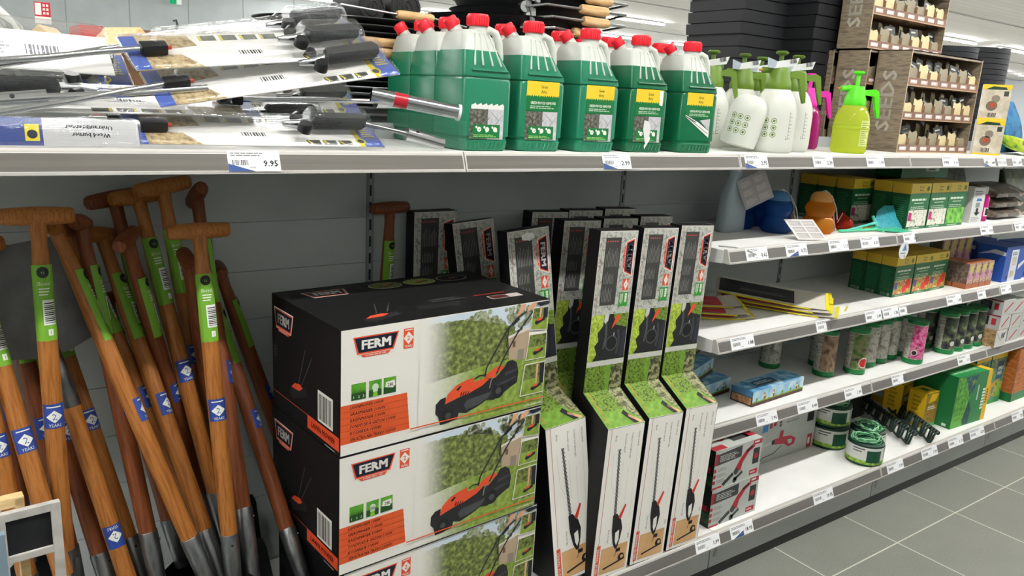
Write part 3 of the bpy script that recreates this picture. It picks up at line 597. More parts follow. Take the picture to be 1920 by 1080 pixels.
def make_spade(wood, label):
    """handle up: T grip at z = 0, shaft running down to the blade; local -y faces the viewer"""
    t = thing('spade', label, 'spade')
    L_ = .72
    g = MB(); n = 14
    g.T = Matrix.Rotation(PI/2, 4, 'Y'); g.lathe([(.0, -.0655), (.0135, -.065), (.0165, -.06), (.0185, -.03), (.0195, 0), (.0185, .03), (.0165, .06), (.0135, .065), (.0, .0655)], wood, 16, caps=False); g.build('grip', t)
    s = MB(); s.lathe([(.0155, -L_ - .05), (.0185, -L_), (.019, -.45), (.0185, -.2), (.016, -.10), (.0145, -.05), (.016, -.01)], wood, 18); s.build('shaft', t)
    k = MB(); k.lathe([(.0145, -L_ - .16), (.019, -L_ - .07), (.0205, -L_ + .002), (.0195, -L_ + .004)], SOCK, 18); k.tube([(0, -.0195, -L_ - .02), (0, -.0225, -L_ - .02)], .003, DSTEEL, 8); k.build('socket', t)
    b = MB(); rows = []
    prof = [(-.135, .0), (-.145, .062), (-.155, .085), (-.18, .09), (-.30, .086), (-.36, .07), (-.40, .0)]
    nx = 7
    for z, w in prof:
        row = []
        for i in range(nx):
            x = (i/(nx - 1)*2 - 1)*w; y = .012 - .022*(x/.09)**2 - .10*max(0, (-.15 - z))*max(0, (-.15 - z)); row.append((x, y, -L_ + z))
        rows.append(row)
    vs_ = [p for r in rows for p in r]; nn = len(vs_); vs_ += [(x, y + .002, z) for x, y, z in vs_]; fs = []
    for r in range(len(rows) - 1):
        for i in range(nx - 1):
            a = r*nx + i; fs.append((a, a+1, a+nx+1, a+nx)); fs.append((nn+a, nn+a+nx, nn+a+nx+1, nn+a+1))
    b.add(vs_, fs, BLADE); b.build('blade', t)
    st = MB(); st.printed = True; r = .0193
    for zc in (-.415,):
        wrap(st, zc - .026, zc + .026, -1.2, 1.2, r, STK)
        q = [(0, .012), (.0155, -.001), (0, -.0145), (-.0155, -.001)]; st.add([((r + .0003)*math.sin(x/r), -(r + .0003)*math.cos(x/r), zc + z) for x, z in q for _ in (0,)], [(0, 3, 2, 1)], TAGW)
        # soft diamond in slices so that it follows the round shaft
        for i in range(8):
            x0 = -.0155 + i*.031/8; x1 = x0 + .031/8; h = lambda x: .0135*(1 - abs(x)/.0156)
            st.add([((r + .0004)*math.sin(x/r), -(r + .0004)*math.cos(x/r), zc - .001 + s_*h(x)) for x, s_ in ((x0, -1), (x1, -1), (x1, 1), (x0, 1))], [(0, 1, 2, 3)], TAGW)
        wtext(st, '2', zc - .001, 0, .0135, r + .0007, STK); wtext(st, 'YEARS', zc - .0195, 0, .0065, r + .0005, TAGW, w=.024); wrap(st, zc + .0185, zc + .021, -.7, .7, r + .0004, TAGW)
    st.build('warranty_sticker', t, 0)
    tg = MB(); tg.printed = True; r = .0189; wrap(tg, -.255, -.098, -1.35, 1.35, r, TAG); rr = r + .0004
    for i in range(10):
        a, c = -PI/2 + i*PI/10, -PI/2 + (i+1)*PI/10
        tg.add([(rr*math.sin(x/rr), -rr*math.cos(x/rr), -.113 + z) for x, z in ((.0115*math.sin(a), -.0115*math.cos(a)), (.0115*math.sin(c), -.0115*math.cos(c)), (.0115*math.sin(c), .0115*math.cos(c)), (.0115*math.sin(a), .0115*math.cos(a)))], [(0, 1, 2, 3)], INK)
    wtext(tg, 'tt', -.113, 0, .008, rr + .0003, TAG); wtext(tg, 'Shovel', -.136, 0, .008, rr, TAGW, w=.024); [wrap(tg, -.148 - k*.006, -.1455 - k*.006, -.5, .55 - .1*k, rr, TAGW, 5) for k in range(3)]
    wrap(tg, -.222, -.170, -.25, 1.0, rr, TAGW)
    for k in range(11): wrap(tg, -.218 + k*.004, -.218 + k*.004 + (.0022 if k % 3 else .0012), -.1, .95, rr + .0003, INK, 6)
    wrap(tg, -.244, -.231, .1, .6, rr, TAGW, 4); wtext(tg, '1', -.2375, .35, .006, rr + .0003, INK)
    tg.build('tag_sleeve', t, 0)
    return t
def aim(o, top, bot, twist):
    """stand the spade along the line from grip to ground, grip turned by twist degrees"""
    a = Vector(top); d = (Vector(top) - Vector(bot)).normalized()
    x = Vector((math.cos(R(twist)), math.sin(R(twist)), 0)); x = (x - d*x.dot(d)).normalized(); y = d.cross(x)
    M = Matrix((x, y, d)).transposed().to_4x4(); o.rotation_euler = M.to_euler(); o.location = a
sp1 = make_spade(ASH, 'x'); sp2 = make_spade(ASHR, 'x'); used = {}
SPADES = [
  (0, (-0.859, 0.209, 1.286), (-0.867, 0.13, 0.526), 0, 0.982, 'front wooden spade at the left, T grip level, in front of the grey blade'),
  (1, (-0.77, 0.326, 1.25), (-0.697, 0.136, 0.525), 75, 0.981, 'spade behind the grey blade, T grip mostly hidden, two year sticker mid shaft'),
  (0, (-0.857, 0.43, 1.162), (-0.745, 0.221, 0.598), 20, 0.939, 'spade whose grip hides behind the grey blade, shaft crossing to the right'),
  (0, (-0.821, 0.3, 1.248), (-0.623, 0.07, 0.548), 80, 1.028, 'spade with steel socket in view low down, grip hidden behind the grey blade'),
  (0, (-0.78, 0.439, 1.217), (-0.583, 0.18, 0.535), 60, 1.014, 'spade leaning left with a white barcode strip on its green sleeve'),
  (0, (-0.715, 0.434, 1.202), (-0.586, 0.124, 0.559), 50, 1.017, 'spade with its round grip end pointing at the viewer, left one of two'),
  (1, (-0.683, 0.305, 1.213), (-0.535, 0.314, 0.493), 65, 0.931, 'spade with its round grip end pointing at the viewer, right one of two'),
  (1, (-0.682, 0.439, 1.286), (-0.567, 0.357, 0.572), 20, 0.996, 'dark spade with a wide T grip high up, left of the tallest grips'),
  (0, (-0.636, 0.409, 1.294), (-0.535, 0.236, 0.609), 15, 1.025, 'spade with its T grip between the tallest grips and a sticker half shaded'),
  (0, (-0.589, 0.371, 1.32), (-0.484, 0.404, 0.576), 12, 1.018, 'tallest spade, T grip slanting up to the right'),
  (1, (-0.503, 0.413, 1.292), (-0.501, 0.121, 0.627), 88, 1.06, 'spade seen grip end on as a round knob, tallest on the right'),
  (0, (-0.558, 0.184, 1.245), (-0.548, 0.037, 0.482), -3, 0.958, 'front spade at the right with a level T grip and bright green sleeve'),
  (1, (-0.562, 0.273, 1.159), (-0.474, 0.362, 0.538), 85, 0.881, 'short spade tucked behind the right front spade, small round grip end'),
  (1, (-0.484, 0.431, 1.08), (-0.42, 0.195, 0.665), 70, 0.92, 'dark spade at the right behind the front one, socket beside the mower cartons'),
  (1, (-0.457, 0.407, 1.104), (-0.319, 0.369, 0.631), 80, 0.851, 'dark spade farthest right, its shaft ending behind the mower cartons'),
  (0, (-0.978, 0.294, 1.213), (-0.907, 0.143, 0.754), 10, 0.97, 'spade at the far left leaning right, two year sticker facing out'),
  (0, (-1.0, 0.249, 1.207), (-0.951, 0.147, 0.692), 10, 0.928, 'leftmost spade cut by the picture edge'),
  (1, (-0.946, 0.45, 1.164), (-0.924, 0.445, 0.573), 40, 0.868, 'reddish spade between the two leftmost spades'),
  (1, (-0.916, 0.362, 1.179), (-0.865, 0.243, 0.672), 30, 0.91, 'dark reddish spade in the shade behind the front left spade'),
  (1, (-0.899, 0.447, 1.137), (-0.793, 0.167, 0.507), 40, 0.934, 'dark spade behind the front left one with a low dull socket'),
  (1, (-0.712, 0.437, 1.046), (-0.612, 0.3, 0.43), 30, 0.791, 'dark spade in the middle at the back, only its low end in view')]
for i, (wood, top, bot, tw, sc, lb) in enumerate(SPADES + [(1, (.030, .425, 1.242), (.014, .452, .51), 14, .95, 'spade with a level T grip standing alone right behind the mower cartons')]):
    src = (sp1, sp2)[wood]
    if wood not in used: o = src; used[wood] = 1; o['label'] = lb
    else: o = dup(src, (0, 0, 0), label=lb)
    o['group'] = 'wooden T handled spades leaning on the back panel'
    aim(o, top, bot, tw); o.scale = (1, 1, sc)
# ---- upside-down spade with its blade up, and the small chalk board
def make_upturned():
    t = thing('upturned_spade', 'spade standing upside down with its wide grey blade up at the left', 'spade')
    s = MB(); s.lathe([(.0185, -.78), (.019, -.5), (.0185, -.12), (.017, -.06)], ASH, 18); s.build('shaft', t)
    k = MB(); k.lathe([(.0195, -.13), (.021, -.128), (.018, -.05), (.012, .02), (.008, .08)], SOCK, 16); k.build('socket', t)
    b = MB(); BG = N('blade_grey', ['#5f6162', '#6a6c6d', '#747677'], 18, .5, metal=.35)
    b.box(-.088, .088, -.002, .002, .005, .235, BG); b.prism([(-.088, .005), (-.03, -.012), (.03, -.012), (.088, .005)], -.002, .002, BG); b.build('blade', t, 0)
    st = MB(); st.printed = True; r = .0193; zc = -.43
    wrap(st, zc - .026, zc + .026, -1.2, 1.2, r, STK)
    for i in range(8):
        x0 = -.0155 + i*.031/8; x1 = x0 + .031/8; h = lambda x: .0135*(1 - abs(x)/.0156)
        st.add([((r + .0004)*math.sin(x/r), -(r + .0004)*math.cos(x/r), zc + s_*h(x)) for x, s_ in ((x0, -1), (x1, -1), (x1, 1), (x0, 1))], [(0, 1, 2, 3)], TAGW)
    wtext(st, '2', zc, 0, .0135, r + .0007, STK, 2); wtext(st, 'YEARS', zc + .0195, 0, .0065, r + .0005, TAGW, 2, w=.024)
    st.build('warranty_sticker', t, 0)
    return t
u = make_upturned(); u['group'] = 'wooden T handled spades leaning on the back panel'
aim(u, (-0.847, 0.27, 0.988), (-0.753, 0.13, 0.488), 6)
WG = N('grey_wood', ['#a7a49f', '#b8b5b0', '#c4c1bb'], 30, .6, stretch=(1, 1, 1)); PINE = N('pine_wood', ['#d3b07a', '#e0c18d', '#e9cfa0'], 25, .55, stretch=(1, 8, 8))
t = thing('chalkboard_sign', 'small chalkboard in a grey wooden frame in front of the spades', 'sign', (-.977, -.200, .702), (0, 0, R(4)))
b = MB(); b.box(-.012, .083, -.006, .006, .150, .1645, WG, bev=.001); b.box(-.012, .083, -.006, .006, .074, .0865, WG, bev=.001); b.box(.068, .083, -.0065, .0065, -.512, .164, WG, bev=.001); b.box(-.012, .003, -.0065, .0065, -.512, .164, WG, bev=.001); b.build('frame', t, 0)
MB().box(.0, .07, -.001, .003, .085, .152, N('chalkboard', ['#141519', '#1d1e22'], 30, .7)).build('board', t, 0)
b = MB(); b.box(-.012, .034, .010, .03, .165, .182, PINE, bev=.001); b.box(.020, .034, .01, .03, -.512, .18, PINE, bev=.001); b.build('prop_leg', t, 0)
t = thing('display_post', 'blue grey steel post at the left edge beside the small chalkboard', 'post', (-.9855, -.245, .0))
MB().box(-.05, .0085, -.015, .0, .0, .86, N('post_paint', ['#7b8f9d', '#8496a2'], 8, .5), bev=.001).build('post', t, 0)
# ================================================================= weed burners in clear packs
BLUE = K('#3c57a8', .4); CLEAR = FILM('clear_blister', gloss=.16); FOAM = N('foam_black', ['#141516', '#232527', '#2e3032'], 160, .8, bump=.3); STONE = N('paving_print', ['#6d5a3e', '#a08a63', '#c6b48d', '#7f6c4d'], 70, .5, detail=5)
CARDW = K('#f3f2ee', .45); PIC = N('picture_dark', ['#1d2416', '#3c4630', '#5b5a3c'], 90, .5); YL = K('#d9c626', .5)
def make_burner(label, text=False):
    t = thing('weed_burner_pack', label, 'weed burner')
    L_, H_ = .52, .118
    c = MB(); c.box(0, L_, 0, H_, -.0015, 0, K('#d9d8d4', .5)); p = c.pr((0, 0, 0), (1, 0, 0), (0, 1, 0))
    p.rect(.001, .001, L_ - .002, H_ - .002, CARDW, 1)
    p.poly([(.0, .0), (.030, .0), (.030, H_), (.0, H_)], BLUE, 2); p.poly([(.03, 0), (.13, 0), (.10, .045), (.03, .05)], STONE, 2); p.poly([(.03, .06), (.14, .075), (.13, H_ - .004), (.03, H_)], STONE, 2)
    p.rect(L_ - .045, 0, .045, H_, BLUE, 2); p.poly([(L_ - .058, 0), (L_ - .045, 0), (L_ - .045, H_), (L_ - .058, H_)], YL, 2); p.circ(L_ - .05, .022, .012, YL, 3); p.circ(L_ - .05, .022, .008, NAVY, 4)
    p.lines(L_ - .036, .04, .03, .06, 7, YL, 3)
    for k in range(4): p.rect(.15 + k*.044, H_ - .026, .036, .02, PIC, 2); p.rect(.15 + k*.044, H_ - .026, .006, .02, YL, 3)
    for k in range(3):
        p.rect(L_ - .175 + k*.036, .006, .030, .019, K('#3b3a34', .5), 2); p.line([(L_ - .172 + k*.036, .023), (L_ - .165 + k*.036, .009)], .004, YL, 3); p.circ(L_ - .155 + k*.036, .015, .006, INK, 3)
    p.rect(.20, .035, .08, .02, K('#f8f8f6'), 2); p.bars(.215, .037, .05, .015, INK, 3, 10)
    if text:
        p.text('Weed burner', .26, .045, .017, INK, 3, .03); p.text('Unkrautbrenner', .26, .022, .017, INK, 3, .03)
    c.build('card', t, 0)
    s = MB()
    def shell(x0, x1, y0, y1, h, ins):
        a = rrect(x1 - x0, y1 - y0, .012, .001, (x0+x1)/2, (y0+y1)/2, 4); m_ = rrect(x1 - x0 - ins, y1 - y0 - ins, .012, h*.75, (x0+x1)/2, (y0+y1)/2, 4); n_ = rrect(x1 - x0 - ins*2.2, y1 - y0 - ins*2.2, .01, h, (x0+x1)/2, (y0+y1)/2, 4)
        s.loft([a, m_, n_], CLEAR, False, True)
    shell(-.005, L_ + .004, -.004, H_ + .004, .008, .006); shell(.045, .40, .045, .085, .034, .008); shell(.345, .50, .02, .09, .052, .01)
    s.build('blister', t, 50)
    h = MB(); h.tube([(.365, .062, .026), (.372, .062, .026), (.48, .066, .026), (.492, .066, .026)], [.013, .0185, .019, .012], FOAM, 16); h.build('foam_grip', t)
    k = MB(); k.tube([(.335, .022, .022), (.338, .022, .036), (.338, .022, .042)], [.0145, .0155, .013], K('#17181a', .35), 18); k.circ = None; k.build('knob', t)
    v = MB(); v.tube([(.30, .055, .022), (.33, .05, .024), (.365, .062, .026)], [.006, .010, .007], CHROME, 12); v.tube([(.338, .048, .024), (.338, .03, .024)], .006, CHROME, 10); v.tube([(.33, .075, .024), (.345, .088, .022)], [.009, .012], K('#17181a', .35), 12); v.build('valve', t)
    q = MB(); q.box(.022, .072, .040, .064, .003, .024, K('#1b1c1e', .4), bev=.004); q.tube([(.072, .052, .013), (.080, .052, .013)], .004, RED, 8); q.build('igniter', t)
    r = MB(); r.tube([(-.30, .030, .012), (-.14, .036, .013), (-.05, .047, .013), (.03, .052, .013)], .0058, CHROME, 10); r.build('lance', t)
    z = MB(); z.tube([(-.385, .028, .012), (-.30, .030, .012)], [.0155, .0155], CHROME, 16); z.tube([(-.34, .028, -.001 + .012 + .0155), (-.34, .028, .0285)], .003, INK, 8); z.build('nozzle', t)
    return t
def lay(o, bl, br, tl):
    bl, br, tl = Vector(bl), Vector(br), Vector(tl); x = (br - bl).normalized(); y = tl - bl; y = (y - x*y.dot(x)).normalized(); n = x.cross(y)
    o.rotation_euler = Matrix((x, y, n)).transposed().to_euler(); o.location = bl
BL = [ # bottom-left corner, bottom-right corner, top-left corner, label
 ((-.712, .022, 1.444), (-.165, .022, 1.444), (-.722, .105, 1.484), 'lowest weed burner pack at the shelf edge, flat on the deck'),
 ((-.655, .04, 1.512), (-.190, .05, 1.596), (-.690, .125, 1.562), 'weed burner pack second from the top, slanting up to the right over the lowest one'),
 ((-.690, .06, 1.578), (-.235, .09, 1.632), (-.715, .15, 1.632), 'weed burner pack with the barcode window, just below the topmost pack'),
 ((-.66, .175, 1.597), (-.20, .225, 1.688), (-.66, .275, 1.640), 'topmost weed burner pack at the back of the pile')]
b0 = make_burner('x')
for i, (bl, br, tl, lb) in enumerate(BL):
    o = b0 if i == 0 else dup(b0, (0, 0, 0))
    o['label'] = lb; o['group'] = 'weed burner packs in the pile'; lay(o, bl, br, tl)
# packs turned the other way at the left of the pile (handle to the left of the picture)
for bl, br, tl, lb in (((-.447, .20, 1.535), (-.967, .20, 1.53), (-.447, .105, 1.505), 'weed burner pack at the left, black grip and round knob beside the front lances'),
                       ((-.60, .36, 1.47), (-.10, .38, 1.50), (-.60, .44, 1.53), 'weed burner pack buried in the back of the pile on the right'),
                       ((-1.22, .27, 1.50), (-.70, .27, 1.52), (-1.22, .35, 1.545), 'weed burner pack buried low at the left back of the pile'),
                       ((-1.17, .31, 1.535), (-.65, .32, 1.545), (-1.17, .385, 1.585), 'weed burner pack buried under the plain white one at the left back'),
                       ((-.73, .24, 1.452), (-.21, .25, 1.47), (-.73, .33, 1.47), 'weed burner pack buried in the middle of the pile')):
    o = dup(b0, (0, 0, 0), label=lb); o['group'] = 'weed burner packs in the pile'; lay(o, bl, br, tl)
b1 = thing('weed_burner_pack', 'weed burner pack lying upside down under the front lances, lettering upside down', 'weed burner', group='weed burner packs in the pile')
c = MB(); c.box(0, .5, 0, .05, -.0015, 0, K('#b9babb', .45)); p = c.pr((0, 0, 0), (1, 0, 0), (0, 1, 0)); p.text('Weed burner', .048, .026, .0085, INK, 2, .03, w=.062); p.text('Unkrautbrenner', .044, .012, .0085, INK, 2, .03, w=.076); p.rect(.155, 0, .07, .05, K('#2a3f80', .45), 1); p.rect(.160, .012, .022, .03, YL, 2); p.circ(.171, .03, .008, NAVY, 3); c.build('card', t := b1, 0)
s_ = MB(); s_.loft([rrect(.51, .056, .01, .001, .25, .025, 4), rrect(.49, .045, .01, .012, .25, .025, 4)], CLEAR, False, True); s_.build('blister', b1, 50)
lay(b1, (-.70, .03, 1.487), (-1.20, .03, 1.487), (-.70, .015, 1.445))
# lance tubes that stick out at the right end
t = thing('burner_tube', 'chrome burner tube with a red band pointing at the green jugs', 'burner tube', (0, 0, 0), group='bare burner tubes')
b = MB(); a0, a1 = Vector((-.20, .08, 1.556)), Vector((-.006, .015, 1.526)); b.tube([a0, a1], .0165, K('#b9bcc0', .16, 1.), 20, False); b.tube([a1 - (a1-a0)*.02, a1 + (a1-a0)*.012], .0190, K('#e4e6e8', .3), 20, False); b.tube([a1 - (a1-a0)*.05, a1 + (a1-a0)*.01], .0145, K('#c9ccd0', .2, 1.), 20, False); b.tube([a0 + (a1-a0)*.25, a0 + (a1-a0)*.40], .0168, K('#b3202e', .3), 20, False); b.build('tube', t)
t = thing('burner_nozzle', 'short chrome nozzle on a thin lance lying on the deck before the jugs', 'burner tube', (0, 0, 0), group='bare burner tubes')
b = MB(); a0, a1 = Vector((-.135, .03, 1.474)), Vector((-.045, .02, 1.452)); b.tube([a0, a1], .0150, CHROME, 18); b.tube([a0 + Vector((.025, -.0125, .008)), a0 + Vector((.025, -.0148, .0095))], .004, INK, 10); b.tube([a0 + Vector((.02, -.008, -.012)), a0 + Vector((.02, -.0098, -.0142))], .004, INK, 10); b.build('nozzle', t)
MB().tube([(-.23, .045, 1.492), (-.13, .03, 1.473)], .0055, STEEL, 10).build('lance', t)
t = thing('clear_bag', 'empty clear plastic sleeve over the right end of the burner pile', 'plastic sleeve')
b = MB(); b.prism([(-.30, .02), (-.02, .006), (.02, .004), (.018, .075), (-.12, .088), (-.30, .10)], -.018, .018, FILM('clear_sleeve', gloss=.07), 'y'); b.build('sleeve', t, 30); t.location = (.0, .035, 1.432)

t = thing('burner_nozzle', 'thick chrome nozzle at the left edge of the burner pile', 'burner tube', (0, 0, 0), group='bare burner tubes')
b = MB(); a0, a1 = Vector((-1.02, .085, 1.499)), Vector((-.838, .08, 1.521)); b.tube([a0, a1], .0145, CHROME, 18); b.tube([a0 + (a1-a0)*.7 + Vector((0, -.0125, .006)), a0 + (a1-a0)*.7 + Vector((0, -.0142, .007))], .004, INK, 10); b.build('nozzle', t)
MB().tube([a1, Vector((-.70, .075, 1.534)), Vector((-.56, .07, 1.552))], .0075, CHROME, 10).build('lance', t)
t = thing('weed_burner_pack', 'weed burner pack at the top left, plain white back with faint print', 'weed burner', group='weed burner packs in the pile')
c = MB(); c.box(0, .54, 0, .118, -.0015, 0, CARDW); p = c.pr((0, 0, 0), (1, 0, 0), (0, 1, 0)); p.lines(.30, .04, .07, .04, 4, K('#a9adb8'), 2); p.bars(.39, .045, .06, .03, K('#7e818a'), 2, 10); p.bars(.2, .01, .05, .02, K('#7e818a'), 2, 8); c.build('card', t, 0)
s_ = MB(); s_.loft([rrect(.55, .126, .012, .001, .27, .059, 4), rrect(.53, .11, .012, .03, .27, .059, 4), rrect(.51, .095, .01, .04, .27, .059, 4)], CLEAR, False, True); s_.build('blister', t, 50)
lay(t, (-1.24, .21, 1.574), (-.70, .22, 1.566), (-1.24, .27, 1.624))
# ================================================================= green jugs
LIQ = MILK('jug_green', '#237f5e', .22, .25); LIQD = MILK('jug_green_deep', '#146a45', .2, .25); MILKY = MILK('jug_milky', '#dfe3dc', .45, .28); CAP = K('#d8202e', .35)
MOULD = N('mould_print', ['#2e2e28', '#57574c', '#84837a'], 110, .5, detail=5); CLEAN = N('stone_print', ['#a9a9ae', '#c4c4c8'], 60, .5)
def jug_label(p, mode):
    """mode: 0 whole, 1 lower half only, 2 torn at the bottom, 3 torn diagonally"""
    w, h = .104, .150
    gold = K('#e2c32f', .4); g = K('#0e6b35', .4)
    if mode in (0, 2, 3):
        p.poly([(0, h), (w, h), (w, h*.72), (0, h*.74)], gold, 2); p.text('Green', w*.53, h*.885, .0085, K('#4c4a1e'), 3, .02, align='c', w=.02); p.text('Arts', w*.53, h*.80, .0085, K('#4c4a1e'), 3, .02, align='c', w=.019)
        p.poly([(0, h*.75)] + [(w*i/30, h*(.735 + (.03 if i % 2 else 0) + (i*7 % 3)*.006)) for i in range(31)] + [(w, h*.5), (0, h*.5)], g, 3)
        p.text('GREEN MOULD REMOVER', w*.52, h*.615, .007, K('#e4ecdf'), 4, .03, align='c', w=w*.78); p.lines(w*.12, h*.535, w*.8, h*.06, 2, K('#b9cdb8'), 4, .5)
    if mode == 3:
        p.poly([(-.001, h*.52), (w*.95, h*.12), (w*.95, h*.25), (w*.5, h*.42), (-.001, h*.56)], K('#e6e6e2'), 5); p.poly([(w*.55, h*.46), (w*.95, h*.5), (w*.95, h*.25)], CLEAN, 4)
        p.line([(w*.05, h*.515), (w*.9, h*.2)], .0025, K('#8c8d8a'), 6); p.line([(.0, h*.53), (w*.4, h*.42)], .003, K('#2e3533'), 6)
        return
    if mode == 1:
        p.poly([(.004, h*.5)] + [(.004 + (w - .006)*i/24, h*(.55 + ((i*5) % 4)*.012)) for i in range(25)] + [(w - .002, h*.02), (.004, 0)], K('#dcdcd8'), 1)
    p.rect(0, 0, w*.56, h*.49, MOULD, 2); p.rect(w*.52, 0, w*.46, h*.49, CLEAN, 3)
    for a, c in (((.1, .45), (.3, .2)), ((.2, .3), (.5, .49)), ((.35, .2), (.56, .35)), ((.6, .45), (.85, .3)), ((.7, .2), (.95, .4)), ((.05, .1), (.3, .25))): p.line([(w*a[0], h*a[1]), (w*c[0], h*c[1])], .0014, K('#2b2b28') if a[0] < .55 else K('#7b7b80'), 4)
    p.rect(w*.1, h*.015, w*.78, h*.225, g, 5)
    for k in range(3): p.circ(w*(.28 + k*.23), h*.16, .0062, WHITE, 6); p.circ(w*(.20 + k*.23), h*.195, .003, WHITE, 6)
    p.line([(w*.27, h*.155), (w*.28, h*.145), (w*.31, h*.175)], .0012, g, 7); p.line([(w*.47, h*.11), (w*.55, h*.18)], .002, WHITE, 7); p.rect(w*.735, h*.12, .007, .008, WHITE, 7)
    p.lines(w*.12, h*.03, w*.72, h*.05, 2, K('#8fc06a'), 6, .5)
    if mode == 2:
        p.poly([(w*.36, h*.42), (w*.52, h*.40), (w*.60, h*.33), (w*.62, h*.2), (w*.55, h*.02), (w*.45, -h*.02), (w*.40, h*.1), (w*.34, h*.25)], K('#d4d4d0'), 8); p.poly([(w*.60, h*.12), (w*.62, h*.06), (w*.44, -h*.13), (w*.42, -h*.07)], WHITE, 9); p.poly([(w*.84, h*.98), (w*.98, h*.98), (w*.98, h*.7), (w*.86, h*.72)], K('#eceadd'), 6)
def make_jug(label, mode, deep=False):
    t = thing('detergent_jug', label, 'jug', group='jugs of green liquid on the top shelf')
    liq = LIQD if deep else LIQ
    def sec(z, x0, x1, y0, y1, r): return rrect(x1 - x0, y1 - y0, r, z, (x0+x1)/2, (y0+y1)/2, 3)
    low = [sec(0, -.064, .066, .006, .142, .018), sec(.004, -.069, .070, .002, .147, .018), sec(.026, -.071, .072, 0, .15, .016), sec(.03, -.068, .069, .003, .147, .014), sec(.034, -.068, .069, .003, .147, .014), sec(.038, -.0715, .0725, 0, .15, .012), sec(.172, -.0715, .0725, 0, .15, .012), sec(.178, -.069, .070, .003, .148, .012), sec(.182, -.0715, .0725, 0, .15, .012), sec(.19, -.071, .071, 0, .15, .012), sec(.243, -.066, .038, .013, .140, .014)]
    b = MB(); b.loft(low, liq, True, False)
    b.build('liquid', t, 35)
    u = MB(); u.loft([low[-1], sec(.275, -.062, .019, .024, .130, .014), sec(.288, -.058, .010, .034, .122, .012), sec(.292, -.05, .006, .038, .118, .01)], MILKY, False, True)
    cx, cy = -.004, .055
    u.lathe([(.026, .26), (.024, .292), (.021, .30), (.021, .306)], MILKY, 20, (cx, cy, 0)); u.tube([(-.035, .085, .275), (-.048, .095, .298)], [.018, .015], MILKY, 14)
    u.tube([(.004, cy, .286), (.030, cy, .297), (.050, cy, .290), (.062, cy, .268), (.066, cy, .232), (.060, cy, .190)], [.009, .0095, .010, .010, .0105, .012], MILKY, 12)
    # moulded ribs on the sloping front
    for x0, x1 in ((-.028, -.040), (-.014, -.016), (.0, .012), (.012, .038)):
        u.tube([(x0, .0285 - .001, .283), (x1, .0045 - .0015, .208)], .0028, MILKY, 6)
    u.build('shoulder', t, 35)
    r_ = MB()
    for x0, x1 in ((-.028, -.040), (-.014, -.016), (.0, .012), (.012, .038)):
        pass
    r_.tube([(-.050, -.0005, .196), (.058, -.0005, .196)], .003, liq, 6)
    for k in range(9): r_.tube([(-.05 + k*.0125, .0005, .008), (-.046 + k*.0125, -.0008, .022)], .0018, liq, 5)
    r_.build('moulded_rib', t, 40)
    c = MB(); c.lathe([(.0255, .302), (.0265, .304), (.0265, .327), (.0245, .331), (.0, .331)], CAP, 26, (cx, cy, 0))
    for k in range(26): a = 2*PI*k/26; c.box(cx + .0268*math.cos(a) - .0012, cx + .0268*math.cos(a) + .0012, cy + .0268*math.sin(a) - .0012, cy + .0268*math.sin(a) + .0012, .305, .326, CAP)
    c.build('cap', t, 35)
    s = MB(); d = Vector((-.013, .010, .023)).normalized(); a0 = Vector((-.0475, .0945, .297)); s.tube([a0, a0 + d*.002, a0 + d*.024, a0 + d*.027], [.0165, .0175, .0175, .015], CAP, 20); s.build('spout_cap', t, 35)
    if mode is not None:
        l = MB(); p = l.pr((-.052, -.0001, .030), (1, 0, 0), (0, 0, 1)); jug_label(p, mode); l.build('paper_label', t, 0)
    return t
JX = (.117, .292, .488, .682, .893)
J = [make_jug('x', m, k > 2) for k, m in enumerate((1, 0, 0, 2, 3))]; J2 = make_jug('x', 0)
FR = ('jug of green liquid, upper label torn off, at the front of the left column', 'jug of green liquid with a whole label, second column from the left, front', 'jug of green liquid with a whole label, middle column, front', 'jug of green liquid with its label torn at the bottom, fourth column, front', 'jug of green liquid with half its label peeled away, beside the white sprayers')
CN = ('left', 'second', 'middle', 'fourth', 'right'); firstj = True
for k, x in enumerate(JX):
    place(J[k], (x, .08 + (k % 2)*.004, 1.432), (0, 0, R((0, -2, 1, -3, -6)[k]))); J[k]['label'] = FR[k]
    for r in range(1, (4, 3, 3, 3, 2)[k] if k else 3):
        lb = 'jug of green liquid in the %s column, %s' % (CN[k], ('behind the front jug', 'third from the front')[r - 1]); xy = (x + (.012 + .004*k)*r, .08 + .158*r, 1.432)
        if firstj: place(J2, xy); J2['label'] = lb; firstj = False
        else: dup(J2, xy, (0, 0, R(random.uniform(-4, 4))), lb)
